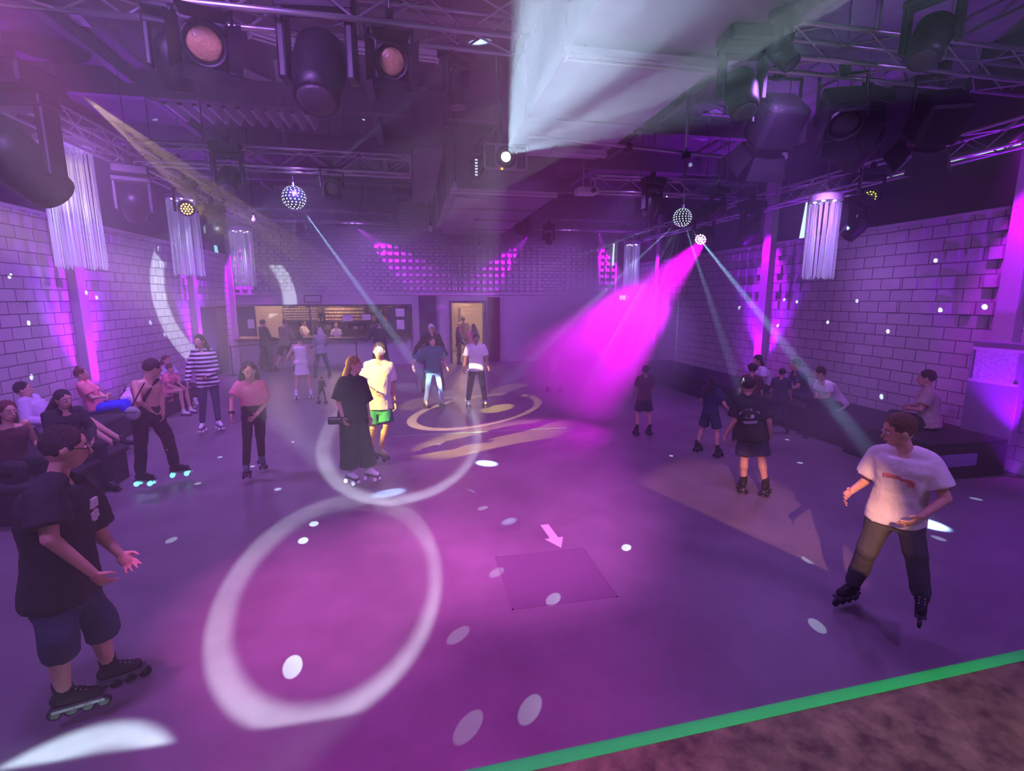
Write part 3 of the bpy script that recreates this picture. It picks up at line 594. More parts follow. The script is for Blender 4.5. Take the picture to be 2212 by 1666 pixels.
# ------------------------------------------------------------------ trusses
def truss(a, b, label, w_=.30, h=.30):
    a, b = Vector(a), Vector(b); X, Y, Z = frame(b-a); L = (b-a).length
    t = empty('lighting_truss', a, label, 'truss')
    for sx in (-1, 1):
        for z in (0, h): MB().tube(a+X*(sx*w_/2)+Z*z, b+X*(sx*w_/2)+Z*z, .025, n=8).build('chord', M['alu'], t, smooth=True)
    mb = MB(); nseg = max(2, round(L/.42)); st = L/nseg
    for i in range(nseg):
        p0, p1 = a+Y*(i*st), a+Y*((i+1)*st)
        for sx in (-1, 1):
            e = X*(sx*w_/2)
            if i % 2: mb.tube(p0+e, p1+e+Z*h, .010, n=5)
            else: mb.tube(p0+e+Z*h, p1+e, .010, n=5)
        for z in (0, h):
            mb.tube(p0+X*(w_/2*(1 if i % 2 else -1))+Z*z, p1-X*(w_/2*(1 if i % 2 else -1))+Z*z, .010, n=5)
    for p in (a, b):
        for sx in (-1, 1): mb.tube(p+X*(sx*w_/2), p+X*(sx*w_/2)+Z*h, .02, n=6)
    mb.build('bracing', M['alu'], t)
    k = max(2, int(L/3.5)+1)
    for i in range(k):
        p = a+Y*(L*(i+.5)/k); MB().tube(p+Z*(h-.02)+X*w_/2, Vector((p.x, p.y, ZC-.0))+X*w_/2, .012, n=6).build('hanging_rod', M['steel'], t)
    return t
truss((-4.48, 2.0, 4.6), (-4.48, 18.3, 4.6), 'long silver truss running away along the left side')
truss((-4.28, 4.60, 4.6), (.95, 4.60, 4.6), 'near cross truss at the top left carrying the big black lamps')
truss((-4.28, 9.45, 4.6), (.05, 9.45, 4.6), 'cross truss above the left disco ball')
truss((-4.28, 15.4, 4.6), (-.3, 15.4, 4.6), 'farthest cross truss on the left near the back wall')
truss((3.62, 4.75, 4.75), (7.6, 4.75, 4.75), 'near cross truss at the upper right with dark lamps')
truss((3.7, 10.1, 4.6), (7.6, 10.1, 4.6), 'cross truss behind the right disco ball')
truss((3.3, 15.6, 4.6), (7.6, 15.6, 4.6), 'faint far cross truss at the right in purple haze')
truss((7.82, 2.0, 4.42), (7.82, 17.5, 4.42), 'long silver truss running away along the right wall')

# ------------------------------------------------------------------ lamps
def lens_mat(name, col, es): return smallmat(name, col, es)
M['glass'] = mat('dark_lens', (.06, .055, .06), .4, spec=.8, bump=.3, bscale=60)
M['amberglass'] = mat('amber_lens', (.5, .36, .14), .3, bump=.4, bscale=40)
M['ledyellow'] = lens_mat('led_yellow_dots', (.75, .75, .05), 1.6)
M['ledamber'] = lens_mat('led_amber_dots', (1, .62, .10), 6)
M['ledpink'] = lens_mat('led_pink', (1, .45, .9), 30)
def yoke(mb, c, up, ax, hw, ln, th):
    a, b = c+ax*hw, c-ax*hw
    mb.tube(a, a+up*ln, th).tube(b, b+up*ln, th).tube(a+up*ln, b+up*ln, th)
def clamp(t, p, s):
    MB().box(p.x-.03*s, p.x+.03*s, p.y-.03*s, p.y+.03*s, p.z, p.z+.10*s).build('clamp', M['black'], t)
    MB().tube((p.x, p.y, p.z+.09*s), (p.x, p.y, ZC-.001), .007, n=6).build('safety_cable', M['steel'], t)
def moving_head(c, aim, s, label, lens='glass', leds=0):
    c = Vector(c); d = (Vector(aim)-c).normalized(); t = empty('moving_head_lamp', c, label, 'stage light')
    up = Vector((0, 0, 1)); ax = d.cross(up); ax = ax.normalized() if ax.length > .1 else Vector((1, 0, 0))
    MB().lathe(c-d*(.20*s), d, [(0, .02*s), (.02*s, .07*s), (.08*s, .115*s), (.20*s, .125*s), (.32*s, .11*s), (.38*s, .105*s), (.385*s, .085*s)], 22).build('head', M['black'], t, smooth=True)
    y = MB()
    for k in (-1, 1): y.obox(c+ax*(k*.155*s)+up*(.10*s), (ax, ax.cross(up), up), .022*s, .05*s, .16*s)
    y.obox(c+up*(.27*s), (ax, ax.cross(up), up), .18*s, .06*s, .03*s).build('yoke', M['black'], t, bevel=.012*s)
    MB().obox(c+up*(.36*s), (ax, ax.cross(up), up), .17*s, .13*s, .055*s).build('base', M['black'], t, bevel=.02*s)
    clamp(t, c+up*(.41*s), s)
    e = c+d*(.19*s)
    if leds:
        fx = MB(); u = ax; v = d.cross(u)
        for ring, nn in ((0, 1), (.03, 6), (.06, 12)):
            for k in range(nn): a = 2*math.pi*k/nn; fx.lathe(e+(u*math.cos(a)+v*math.sin(a))*ring*s*1.25, d, [(0, .012*s), (.006, .011*s)], 8)
        fx.build('led_lens', M[lens], t)
    else: MB().lathe(e-d*.01, d, [(0, .088*s), (.012*s, .08*s), (.022*s, .04*s)], 20).build('lens', M[lens], t, smooth=True)
    return t
def fresnel(c, aim, s, label, lens='glass', doors=True):
    c = Vector(c); d = (Vector(aim)-c).normalized(); t = empty('theatre_lantern', c, label, 'stage light')
    up0 = Vector((0, 0, 1)); ax = d.cross(up0); ax = ax.normalized() if ax.length > .1 else Vector((1, 0, 0)); up = ax.cross(d)
    MB().obox(c, (ax, d, up), .15*s, .16*s, .15*s).build('body', M['black'], t, bevel=.035*s)
    MB().lathe(c+d*(.15*s), d, [(0, .14*s), (.05*s, .14*s), (.05*s, .115*s), (.02*s, .11*s)], 22, close=False).build('lens_rim', M['black'], t, smooth=True)
    MB().lathe(c+d*(.155*s), d, [(0, .112*s), (.018*s, .09*s), (.028*s, .05*s), (.032*s, .01*s)], 22).build('lens', M[lens], t, smooth=True)
    m = MB(); yoke(m, c, up0, ax, .175*s, .30*s, .012*s); m.build('yoke', M['black'], t)
    clamp(t, c+up0*(.29*s), s)
    if doors:
        for sx, sy in ((1, 0), (-1, 0), (0, 1), (0, -1)):
            o = (ax*sx+up*sy); w1 = (ax*sy+up*sx); p = c+d*(.2*s)+o*(.13*s); q = p+d*(.15*s)+o*(.07*s); th = d*.004
            vs = [p-w1*(.12*s), p+w1*(.12*s), q+w1*(.15*s), q-w1*(.15*s)]; vs += [v+th for v in vs]
            MB().add(vs, [(0, 1, 2, 3), (7, 6, 5, 4), (0, 4, 5, 1), (1, 5, 6, 2), (2, 6, 7, 3), (3, 7, 4, 0)]).build('barn_door', M['black'], t)
    return t
at = aty
CAMG = Vector((0, 0, 2.4))
fresnel(at(440, 92, 4.55), (-.3, 1.2, 2.8), 1.15, 'black lantern with a glowing orange lens at the top left', 'amberglass')
fresnel(at(845, 135, 4.6), (0.1, .8, 3.0), 1.0, 'black barn-door lantern with orange lens, right of the big black lamp', 'amberglass')
moving_head(at(690, 150, 4.6), (-.9, 2.5, 0), 1.7, 'largest black moving head hanging from the near left truss')
moving_head(at(375, 135, 4.7), (-2.2, 6.5, 1), 1.0, 'round grey lamp left of the orange-lens lantern')
moving_head(at(985, 195, 4.9), (.8, 4.5, 0), .8, 'small dark lamp just left of the projector pole')
moving_head(at(495, 390, 9.3), (-2.5, 5, 0), 1.35, 'moving head under the middle left truss, left of the disco ball')
fresnel(at(718, 405, 9.3), (-.4, 2, 2.2), 1.05, 'round-lensed lantern just right of the left disco ball', doors=False)
moving_head(at(45, 355, 5.2), (-2.6, 9, 1.2), 1.8, 'huge black moving head at the far left edge')
moving_head(at(290, 445, 8.9), (-5.0, 11, 2.6), 1.4, 'moving head in yellow haze between the two big tassel lights')
moving_head(at(403, 450, 11.4), at(408, 466, 9.5), 1.25, 'moving head with lit amber dots beside the second tassel light', 'ledamber', 1)
moving_head(at(462, 500, 11.2), (-5.5, 13, 2.9), 1.2, 'dark barrel lamp below the amber beam')
moving_head(at(2010, 85, 3.9), (2.4, 3, 1), 1.2, 'lone dark moving head at the top right of the ceiling')
moving_head(at(1600, 200, 4.75), (3, 3, 1), 1.3, 'dark lamp at the left end of the near right truss')
fresnel(at(1675, 265, 5.2), (4.4, 9, 0), 1.5, 'large dark lantern hanging low, second on the near right truss')
fresnel(at(1815, 245, 4.9), (3.3, 2, 1.2), 1.3, 'dark lantern with pale lens in the middle of the near right truss')
moving_head(at(1860, 315, 5.6), (5, 9, .5), 1.5, 'dark moving head below the middle of the near right truss')
fresnel(at(2025, 255, 4.7), (7, 8, 0), 1.4, 'dark barn-door lantern nearest the right end of the near truss')
moving_head(at(1880, 425, 7.2), at(1868, 432, 5.8), 1.05, 'moving head with yellow dot lights at the right wall truss', 'ledyellow', 1)
moving_head(at(1850, 490, 7.1), (6.4, 9, 1.4), 1.15, 'dark barrel lamp hanging below the yellow dot lamp')
moving_head(MH+Vector((0, .25, .02)), (1.3, 4.9, 0), 1.3, 'moving head shining bright magenta beside the right disco ball', 'ledpink', 1)
moving_head(at(1548, 455, 9.8), (5, 14, 1), 1.1, 'dark lamp just above the magenta moving head')
moving_head(at(1620, 500, 10.0), (6.4, 14, 0), 1.5, 'dark moving head in front of the middle right post')
moving_head(at(1408, 445, 9.9), (4.4, 12, 0), 1.3, 'dark lamp under the right middle truss, left of the disco ball')
fresnel(at(1130, 488, 15.3), (2.6, 19, 1), 1.2, 'lamp at the left end of the faint far truss', doors=False)
moving_head(at(1185, 515, 15.3), (4.0, 12, 0), 1.0, 'small dark lamp under the far right truss')
moving_head(at(1690, 115, 4.3), (5, 2, 1), .8, 'dim reddish lamp box high at the upper right')
t = empty('small_projector', at(1265, 415, 9.4), 'small white projector on a short bracket right of the foil duct', 'projector')
P = at(1265, 415, 9.4)
MB().box(P.x-.18, P.x+.22, P.y-.15, P.y+.15, P.z-.05, P.z+.07).build('body', M['white'], t, bevel=.02)
MB().tube((P.x-.05, P.y, P.z+.07), (P.x-.05, P.y, ZC), .02).build('bracket', M['steel'], t)
MB().lathe((P.x+.1, P.y-.15, P.z), (0, -1, 0), [(0, .045), (.04, .04)], 14).build('lens', M['black'], t)
for px, py, y, L, lab in ((983, 398, 9.0, 1.0, 'hanging bulb left of the large projector'), (930, 492, 13.5, 1.2, 'hanging bulb near the left edge of the foil duct'), (1695, 330, 6.5, .8, 'hanging bulb under the near right lamps'), (548, 470, 13, 1.0, 'hanging bulb left of the left disco ball'), (1036, 532, 17, .8, 'hanging bulb near the back wall')):
    P = at(px, py, y); t = empty('pendant_bulb', P, lab, 'light bulb')
    MB().lathe(P, (0, 0, -1), [(-.05, .02), (0, .03), (.04, .05), (.08, .045), (.105, .01)], 14).build('bulb', M['white'], t, smooth=True)
    MB().tube(P+Vector((0, 0, .05)), P+Vector((0, 0, .12)), .022).tube(P+Vector((0, 0, .1)), (P.x, P.y, ZC-.02), .006).build('cord', M['black'], t)
# disco balls
M['ballspot'] = smallmat('ball_glow_tile', (.75, .95, 1.0), 2.2); M['balldark'] = mat('ball_dark', (.01, .02, .04), .25, .2)  # facet glow is emission standing in for light caught by the tiles
for c, r, lab in ((BALL[0], .195, 'left disco ball, the larger, under the middle left truss'), (BALL[1], .148, 'right disco ball, the smaller, hanging from the tall pole')):
    t = empty('disco_ball', c, lab, 'disco ball')
    MB().ell(c, AX, r, r, r, 28, 18).build('sphere', M['balldark'], t, smooth=True)
    mb = MB()
    for j in range(-5, 6):
        la = j*math.pi/12; nn = max(4, round(18*math.cos(la)))
        for i in range(nn):
            a = 2*math.pi*(i+(j % 2)*.5)/nn; d = Vector((math.cos(la)*math.cos(a), math.cos(la)*math.sin(a), math.sin(la)))
            mb.lathe(c+d*(r-.002), d, [(0, r*.068), (.004, r*.062)], 8)
    mb.build('glowing_facets', M['ballspot'], t)
    MB().tube(c+Vector((0, 0, r-.01)), c+Vector((0, 0, r+.06)), .025).build('mount', M['steel'], t)
# tassel chandeliers
sm_ = bpy.data.materials.new('lit_fibre'); sm_.use_nodes = True; b = sm_.node_tree.nodes['Principled BSDF']
b.inputs['Base Color'].default_value = (.8, .8, .85, 1); b.inputs['Emission Color'].default_value = (.45, .42, 1, 1); b.inputs['Emission Strength'].default_value = .14; b.inputs['Roughness'].default_value = .3
M['fibre'] = sm_
def tassel(c, r, L, label, n_=70, power=18, tint=(.7, .72, 1)):
    c = Vector(c); t = empty('tassel_light', c, label, 'hanging light')
    MB().lathe(c, (0, 0, 1), [(0, r), (.10, r), (.13, r*.8)], 24).build('canopy', M['white'], t)
    MB().tube(c+Vector((0, 0, .12)), (c.x, c.y, ZC), .01).build('hanging_rod', M['steel'], t)
    mb = MB()
    for i in range(n_):
        a = 2*math.pi*i/n_*7.3; rr = r*(.55+.42*((i*37) % 11)/10.); p = c+Vector((math.cos(a)*rr, math.sin(a)*rr, -.03))
        q = p+Vector((random.uniform(-.015, .015), random.uniform(-.015, .015), -L*random.uniform(.96, 1.0))); mb.tube(p, q, .006, n=4, caps=False)
    o = mb.build('strands', M['fibre'], t); o['kind'] = 'stuff'
    mb = MB()
    for k in range(5): a = 2*math.pi*k/5; MB().lathe(c+Vector((math.cos(a)*r*.6, math.sin(a)*r*.6, 0)), (0, 0, -1), [(0, .03), (.015, .025)], 10).build('bulb', bpy.data.materials.get('tassel_bulb') or smallmat('tassel_bulb', (.85, .9, 1), 5), t)
    
    light('tassel_lamp', 'SPOT', c+Vector((0, 0, -.03)), power, tint, c+Vector((0, 0, -2)), 44, .6, .05)
tassel(aty(140, 318, 10.0), .40, 1.95, 'largest tassel light of white strands, far left in front of the lit post', 120, 300, (.55, .62, 1))
tassel(aty(393, 432, 14.4), .36, 1.85, 'tassel light beside the amber lamp on the left wall', 100, 240, (.6, .62, 1))
tassel(aty(519, 500, 18.2), .36, 1.75, 'pink-lit tassel light in the far left corner', 100, 200)
tassel(aty(1783, 436, 8.1), .27, 1.35, 'tassel light high on the right wall', 110, 90)
tassel(aty(1366, 529, 16.3), .27, 1.35, 'tassel light at the far right end of the hall', 90, 200)
tassel(aty(1512, 490, 15.2), .20, .5, 'short tassel light behind the magenta lamp', 50, 60)
# smoke
def puff(c, rx, ry, rz, dens, name, label):
    m = bpy.data.materials.new(name); m.use_nodes = True; nt = m.node_tree; nt.nodes.remove(nt.nodes['Principled BSDF'])
    s = nt.nodes.new('ShaderNodeVolumeScatter'); s.inputs['Anisotropy'].default_value = .2
    tc = nt.nodes.new('ShaderNodeTexCoord'); g = nt.nodes.new('ShaderNodeTexGradient'); g.gradient_type = 'SPHERICAL'
    mp = nt.nodes.new('ShaderNodeMapping'); mp.vector_type = 'POINT'; mp.inputs['Scale'].default_value = (1/rx, 1/ry, 1/rz)
    no = nt.nodes.new('ShaderNodeTexNoise'); no.inputs['Scale'].default_value = 1.2; no.inputs['Detail'].default_value = 1
    nt.links.new(tc.outputs['Object'], mp.inputs[0]); nt.links.new(mp.outputs[0], g.inputs[0]); nt.links.new(tc.outputs['Object'], no.inputs['Vector'])
    a = nt.nodes.new('ShaderNodeMath'); a.operation = 'MULTIPLY'; nt.links.new(g.outputs['Fac'], a.inputs[0]); nt.links.new(no.outputs['Fac'], a.inputs[1])
    b = nt.nodes.new('ShaderNodeMath'); b.operation = 'MULTIPLY'; b.inputs[1].default_value = dens*2; nt.links.new(a.outputs[0], b.inputs[0])
    nt.links.new(b.outputs[0], s.inputs['Density']); nt.links.new(s.outputs[0], nt.nodes['Material Output'].inputs['Volume'])
    o = MB().ell((0, 0, 0), AX, rx, ry, rz, 24, 14).build('smoke_puff', m); o.location = c
    return tag(o, label, 'smoke', kind='stuff')
puff(aty(1300, 745, 8.7), 1.8, 1.8, 1.5, 2.4, 'magenta_puff_smoke', 'dense cloud of stage smoke in the magenta beam')
puff(aty(1790, 905, 4.6), .9, .9, .6, .45, 'right_puff_smoke', 'smoke cloud drifting behind the man in the white T-shirt')
# ------------------------------------------------------------------ people
SKIN = mat('skin_light', (.62, .36, .27), .5, bump=.08, bscale=80); SKIN2 = mat('skin_brown', (.30, .16, .10), .5, bump=.08, bscale=80)
def cl(name, col, r=.85): return bpy.data.materials.get('cloth_'+name) or mat('cloth_'+name, col, r, bump=.25, bscale=90, var=.12)
def hr(name, col): return bpy.data.materials.get('hair_'+name) or mat('hair_'+name, col, .45, bump=.8, bscale=130, var=.5)
HB = hr('dark', (.025, .015, .012)); HBR = hr('brown', (.11, .055, .03)); HBL = hr('blonde', (.42, .26, .09)); HG = hr('grey', (.45, .42, .40)); HRD = hr('auburn', (.12, .03, .02))
EYE = mat('eye_white', (.8, .8, .8), .3); IRIS = mat('iris', (.03, .02, .02), .2); LIP = mat('lips', (.42, .14, .13), .5)
def plane_ref(P0):
    P0 = Vector(P0); n_ = Vector((-P0.x, -P0.y, 0)).normalized(); rt = Vector((-n_.y, n_.x, 0)); return P0, n_, rt
def J(ref, px, py, dz=0.0):
    P0, n_, rt = ref; d = ray(px, py); t = (P0-CAMP).dot(n_)/d.dot(n_); p = CAMP+d*t
    return p-(p-CAMP).normalized()*dz
def hand(mb, w_, d, nrm, s, curl=.5, thumb=1):
    d = d.normalized(); nrm = (nrm-d*nrm.dot(d)).normalized(); lat = d.cross(nrm)
    mb.ell(w_+d*(.045*s), (lat, nrm, d), .040*s, .017*s, .055*s, 10, 7)
    for k, (o, L) in enumerate(((-.030, .068), (-.010, .078), (.011, .073), (.031, .058))):
        r0 = w_+d*(.080*s)+lat*(o*1.12*s); a1 = curl*.9; a2 = curl*1.9
        p1 = r0+(d*math.cos(a1)+nrm*math.sin(a1)+lat*(o*3.6))*(L*.5*s); p2 = p1+(d*math.cos(a2)+nrm*math.sin(a2)+lat*(o*2.4))*(L*.5*s)
        mb.cap(r0, p1, .0088*s, .0082*s, 7).cap(p1, p2, .0082*s, .0072*s, 7)
    t0 = w_+d*(.025*s)-lat*(.030*s*thumb); t1 = t0+(d*.65-lat*(.75*thumb)+nrm*.3).normalized()*(.036*s); t2 = t1+(d*.9-lat*(.2*thumb)+nrm*.4).normalized()*(.03*s)
    mb.cap(t0, t1, .0125*s, .0105*s, 7).cap(t1, t2, .0105*s, .0085*s, 7)
def stand(P0, H, phi=0, lift=.09, spread=.10, step=0., arms=(.1, .1), fwd=(.05, .05), elb=(.15, .15), lean=0., turn=0.):
    """joints of a standing figure; phi 0 faces the camera, 90 faces picture right"""
    P0, n_, rt = plane_ref(P0); up = Vector((0, 0, 1)); a = R(phi); F = rt*math.sin(a)+n_*math.cos(a); lat = rt*math.cos(a)-n_*math.sin(a)
    o = P0+up*lift; h = H-lift; q = lambda x, y, z: o+lat*(x*h)+F*(y*h)+up*(z*h)
    D = {'hip': [q(-.052, 0, .51), q(.052, 0, .51)], 'sh': [q(-.108, lean*.33, .81), q(.108, lean*.33, .81)], 'nb': q(0, lean*.37, .845), 'head': q(0, lean*.45+.01, .928),
         'kn': [q(-.055-spread*.5, .02+step*.55, .275), q(.055+spread*.5, .02-step*.45, .275)], 'an': [q(-.05-spread, step-.02, .045), q(.05+spread, -step-.02, .045)]}
    D['el'] = []; D['wr'] = []
    for i, s in ((0, -1), (1, 1)):
        e = q(s*(.108+arms[i]*.17), lean*.33+fwd[i]*.6, .64); D['el'].append(e); D['wr'].append(e+(lat*(s*arms[i]*.08*h)+F*((elb[i]+fwd[i]*.5)*h*.7)-up*(h*.14*max(.15, 1-elb[i]*1.3))))
    D['face'] = (F*math.cos(turn)+lat*math.sin(turn)).normalized(); D['F'] = F; D['s'] = H/1.74
    return D
def frame3(z, f):
    Z = z.normalized(); Y = (f-Z*f.dot(Z)).normalized(); X = Y.cross(Z); return X, Y, Z
def figure(D, label, base, top=None, bottom=None, hair=None, shoes='quad', shoecol=None, wheelcol=None, skin=None, detail=1, build_=1.0, extra=None, foot=None, hands=(.5, .5), group=None, wheel_emit=None):
    skin = skin or SKIN; s = D['s']; F = D['F']; t = empty('person', base, label, 'person', group); b_ = build_
    hp, sh, nb, hd = D['hip'], D['sh'], D['nb'], D['head']; pel = (hp[0]+hp[1])/2; sp = nb-pel; up = sp.normalized()
    latH = (hp[1]-hp[0]).normalized(); latS = (sh[1]-sh[0]).normalized()
    def ring(k, ru, rv, off=0, dz=0):
        L = latH.lerp(latS, min(1, max(0, k))); L = (L-up*L.dot(up)).normalized(); V = up.cross(L)
        if V.dot(F) < 0: V = -V
        return (pel+sp*k+V*(dz*s), L, V, ru*s*b_+off, rv*s*b_+off)
    T = [(-.20, .10, .08), (-.10, .150, .105), (.05, .158, .112), (.25, .138, .100), (.42, .132, .098), (.62, .150, .112), (.80, .165, .105), (.93, .135, .075), (1.0, .062, .055)]
    swide = (sh[1]-sh[0]).length/2
    def torso(mb, k0, k1, off, flare=0):
        rr = [ring(k, ru, rv, off) for k, ru, rv in T if k0 <= k <= k1]
        if flare: c, L, V, a, b = rr[0]; rr[0] = (c, L, V, a+flare, b+flare)
        mb.loft(rr, 20)
    vox = .0068 if detail else .0115
    m = MB(); torso(m, -.21, 1.01, 0)
    hX, hY, hZ = frame3((hd-nb)*.6+Vector((0, 0, 1))*.1, D['face'])
    m.cap(nb-up*.03*s, hd-hZ*(.05*s)-hY*.01*s, .056*s, .050*s)
    m.ell(hd+hZ*.012*s-hY*.008*s, (hX, hY, hZ), .076*s, .096*s, .105*s, 20, 14)
    m.ell(hd-hZ*.045*s+hY*.022*s, (hX, hY, hZ), .058*s, .068*s, .072*s, 16, 10)
    m.cap(hd+hY*(.088*s)+hZ*.012*s, hd+hY*(.106*s)-hZ*.018*s, .008*s, .0125*s, 7)
    m.ell(hd+hY*(.085*s)-hZ*.048*s, (hX, hY, hZ), .024*s, .014*s, .013*s, 10, 6)
    for k in (-1, 1): m.ell(hd+hX*(k*.077*s)-hY*.005*s, (hX, hY, hZ), .010*s, .020*s, .030*s, 8, 6)
    for i in (0, 1):
        m.cap(sh[i].lerp(nb, .12), D['el'][i], .052*s*b_, .036*s*b_).cap(D['el'][i], D['wr'][i], .037*s*b_, .025*s)
        hdir = (D['wr'][i]-D['el'][i]).normalized(); side = latS*(1 if i == 0 else -1)
        hand(m, D['wr'][i], hdir, side+F*.3, s*1.02, hands[i], -1 if i == 0 else 1)
        m.cap(hp[i], D['kn'][i], .082*s*b_, .054*s*b_).cap(D['kn'][i], D['kn'][i].lerp(D['an'][i], .35)-F*.012*s, .053*s, .055*s*b_).cap(D['kn'][i].lerp(D['an'][i], .35)-F*.012*s, D['an'][i], .053*s*b_, .036*s)
    body = m.build('body', skin, t, remesh=vox, sm=2)
    # face
    for k in (-1, 1):
        fc = MB(); ir = MB(); br = MB()
        e = hd+hX*(k*.031*s)+hY*(.083*s)+hZ*.012*s
        fc.ell(e, (hX, hY, hZ), .0145*s, .008*s, .0085*s, 10, 6); ir.ell(e+hY*.005*s, (hX, hY, hZ), .0065*s, .005*s, .0068*s, 8, 5)
        br.cap(e+hZ*.021*s-hX*k*.013*s+hY*.003*s, e+hZ*.021*s+hX*k*.017*s-hY*.003*s, .0042*s, .003*s, 6)
        eo = fc.build('eye', EYE, t); ir.build('iris', IRIS, eo); br.build('eyebrow', hair[1] if hair else HB, t)
    
    mo = MB(); mo.cap(hd-hX*.02*s+hY*.090*s-hZ*.050*s, hd+hX*.02*s+hY*.090*s-hZ*.050*s, .0055*s, .0055*s, 6); mo.ell(hd+hY*.0945*s-hZ*.050*s, (hX, hY, hZ), .016*s, .006*s, .007*s, 8, 5); mo.build('mouth', LIP, t)
    # clothes
    if top:
        kind, col = top[:2]; m = MB(); off = .022*s+(top[2] if len(top) > 2 else 0)
        k0 = {'crop': .2, 'tank': .0, 'long': -.11, 'tee': -.11, 'polo': -.11, 'dress': -.21, 'top': .04, 'halter': .2}[kind]
        torso(m, k0, .81 if kind == 'halter' else (.94 if kind == 'tank' else .99), off, .012*s)
        if kind not in ('tank', 'halter'):
            for i in (0, 1):
                a = sh[i].lerp(nb, .12); e = D['el'][i]; m.cap(a, nb.lerp(a, .35), (.052*b_)*s+off*.8, (.05*b_)*s+off*.6)
                if kind == 'long': m.cap(a, e, .056*s*b_+off, .042*s+off*.8).cap(e, e.lerp(D['wr'][i], .92), .042*s+off*.8, .032*s+off*.7)
                else: f = .72 if len(top) < 4 else top[3]; m.tube(a, a.lerp(e, f), .055*s*b_+off*.8, .054*s*b_+off*1.15, 14)
        m.build('shirt', col, t, remesh=.0125 if detail else .016, sm=3, noise=.022*s, nsize=.11)
    if bottom:
        kind, col = bottom[:2]; m = MB(); off = {'leggings': .006, 'trousers': .018, 'wide': .03, 'shorts': .026, 'skirt': .02, 'capri': .022}[kind]*s
        m.loft([ring(k, ru, rv, .006 if k > -.15 else off*.8) for k, ru, rv in [(-.20, .135, .10)]+T[1:4]], 20)
        for i in (0, 1):
            h_, k_, a_ = hp[i], D['kn'][i], D['an'][i]
            if kind == 'skirt': continue
            m.cap(h_.lerp(k_, .08), h_.lerp(k_, .3), .084*s*b_+off*.3, .085*s*b_+off*.7)
            if kind == 'shorts': m.tube(h_.lerp(k_, .12), h_.lerp(k_, .86), .086*s*b_+off*.5, .078*s*b_+off*1.5, 16)
            elif kind == 'capri': m.cap(h_.lerp(k_, .15), k_, .086*s*b_+off*.5, .062*s*b_+off).tube(k_, k_.lerp(a_, .34), .062*s*b_+off, .06*s*b_+off, 14)
            elif kind == 'wide': m.cap(h_, k_, .088*s+off*.6, .078*s+off).tube(k_, k_.lerp(a_, .86), .078*s+off, .095*s+off, 16)
            else: m.cap(h_, k_, .088*s*b_+off*.5, .060*s*b_+off).cap(k_, k_.lerp(a_, .88), .060*s*b_+off, .046*s+off, 12)
        if kind == 'skirt':
            c = pel-up*(.30*s*.9); m.loft([(c, latH, F, .20*s, .16*s), (pel-up*.12*s, latH, F, .175*s, .13*s), (pel+up*.02, latH, F, .165*s, .125*s)], 20)
        m.build({'skirt': 'skirt', 'shorts': 'shorts', 'capri': 'shorts'}.get(kind, 'trousers'), col, t, remesh=.0125 if detail else .016, sm=3, noise=(.008 if kind == 'leggings' else .022)*s, nsize=.13)
    if hair:
        kind, hm = hair; m = MB(); up_ = hZ
        m.ell(hd+hZ*.032*s-hY*.022*s, (hX, hY, hZ), .086*s, .100*s, .100*s, 18, 12)
        if kind == 'bun': m.ell(hd+hZ*.13*s-hY*.05*s, (hX, hY, hZ), .035*s, .035*s, .032*s, 10, 7)
        if kind == 'curly':
            rr = random.Random(3)
            for k in range(26):
                a = rr.uniform(0, 6.28); b = rr.uniform(-.2, 1.3); d = hX*math.cos(a)*math.cos(b)+hY*(math.sin(a)*math.cos(b))+hZ*math.sin(b)
                if d.dot(hY) > .55 and b < .5: continue
                m.ell(hd+hZ*.03*s-hY*.02*s+d*.09*s, AX, .028*s, .028*s, .026*s, 7, 5)
        if kind in ('long', 'curlylong'):
            L = .34*s
            for k in range(-3, 4):
                a = k*.36; r0 = hd-hY*(.055*s*math.cos(a)+.02*s)+hX*(.078*s*math.sin(a)*1.05)+hZ*.01*s; j = .03 if kind == 'curlylong' else .008
                r1 = r0-Vector((0, 0, 1))*(.15*s)-hY*.055*s+hX*(math.sin(a)*.03*s)+Vector((random.uniform(-j, j), random.uniform(-j, j), 0)); r2 = r1-Vector((0, 0, 1))*(L-.13*s)+hX*(math.sin(a)*.015*s)+Vector((random.uniform(-j, j), random.uniform(-j, j), 0))
                m.cap(r0, r1, .034*s, .034*s, 8).cap(r1, r2, .034*s, .02*s, 8)
        m.build('hair', hm, t, remesh=.010, sm=2, noise=.014*s if kind != 'cap' else 0, nsize=.03)
        if kind == 'cap': MB().ell(hd+hY*.10*s+hZ*.055*s, (hX, hY, hZ), .07*s, .07*s, .010*s, 14, 6).build('cap_peak', hm, t, smooth=True)
    # feet
    sc_ = shoecol or cl('black', (.02, .02, .022))
    for i in (0, 1):
        fd = (foot[i] if foot else F); fd = Vector(fd).normalized(); a = D['an'][i]; X, Y, Z = frame(fd)
        m = MB(); sole = a-Z*(.075*s)
        m.cap(a+Z*.055*s-Y*.004, a-Z*.02*s, .050*s, .046*s, 12).cap(a-Z*.035*s-Y*.03*s, a-Z*.045*s+Y*.13*s, .040*s, .034*s, 12).cap(a, a-Z*.03*s+Y*.08*s, .040*s, .036*s, 10)
        sk = m.build('skate' if shoes in ('quad', 'inline') else 'shoe', sc_, t, remesh=.009, sm=1)
        wm = wheelcol or M['black']
        MB().obox(sole+Y*.055*s-Z*.002, (X, Y, Z), .034*s, .125*s, .008*s).build('sole', wm if shoes == 'shoe' else M['dark_paint'], sk, bevel=.004)
        lc = MB()
        for k in range(4): p = a+Y*(.035+.022*k)*s+Z*(.045-.021*k)*s*.5; lc.cap(p-X*.018*s, p+X*.018*s, .003*s, .003*s, 5)
        lc.build('laces', M['white'], sk)
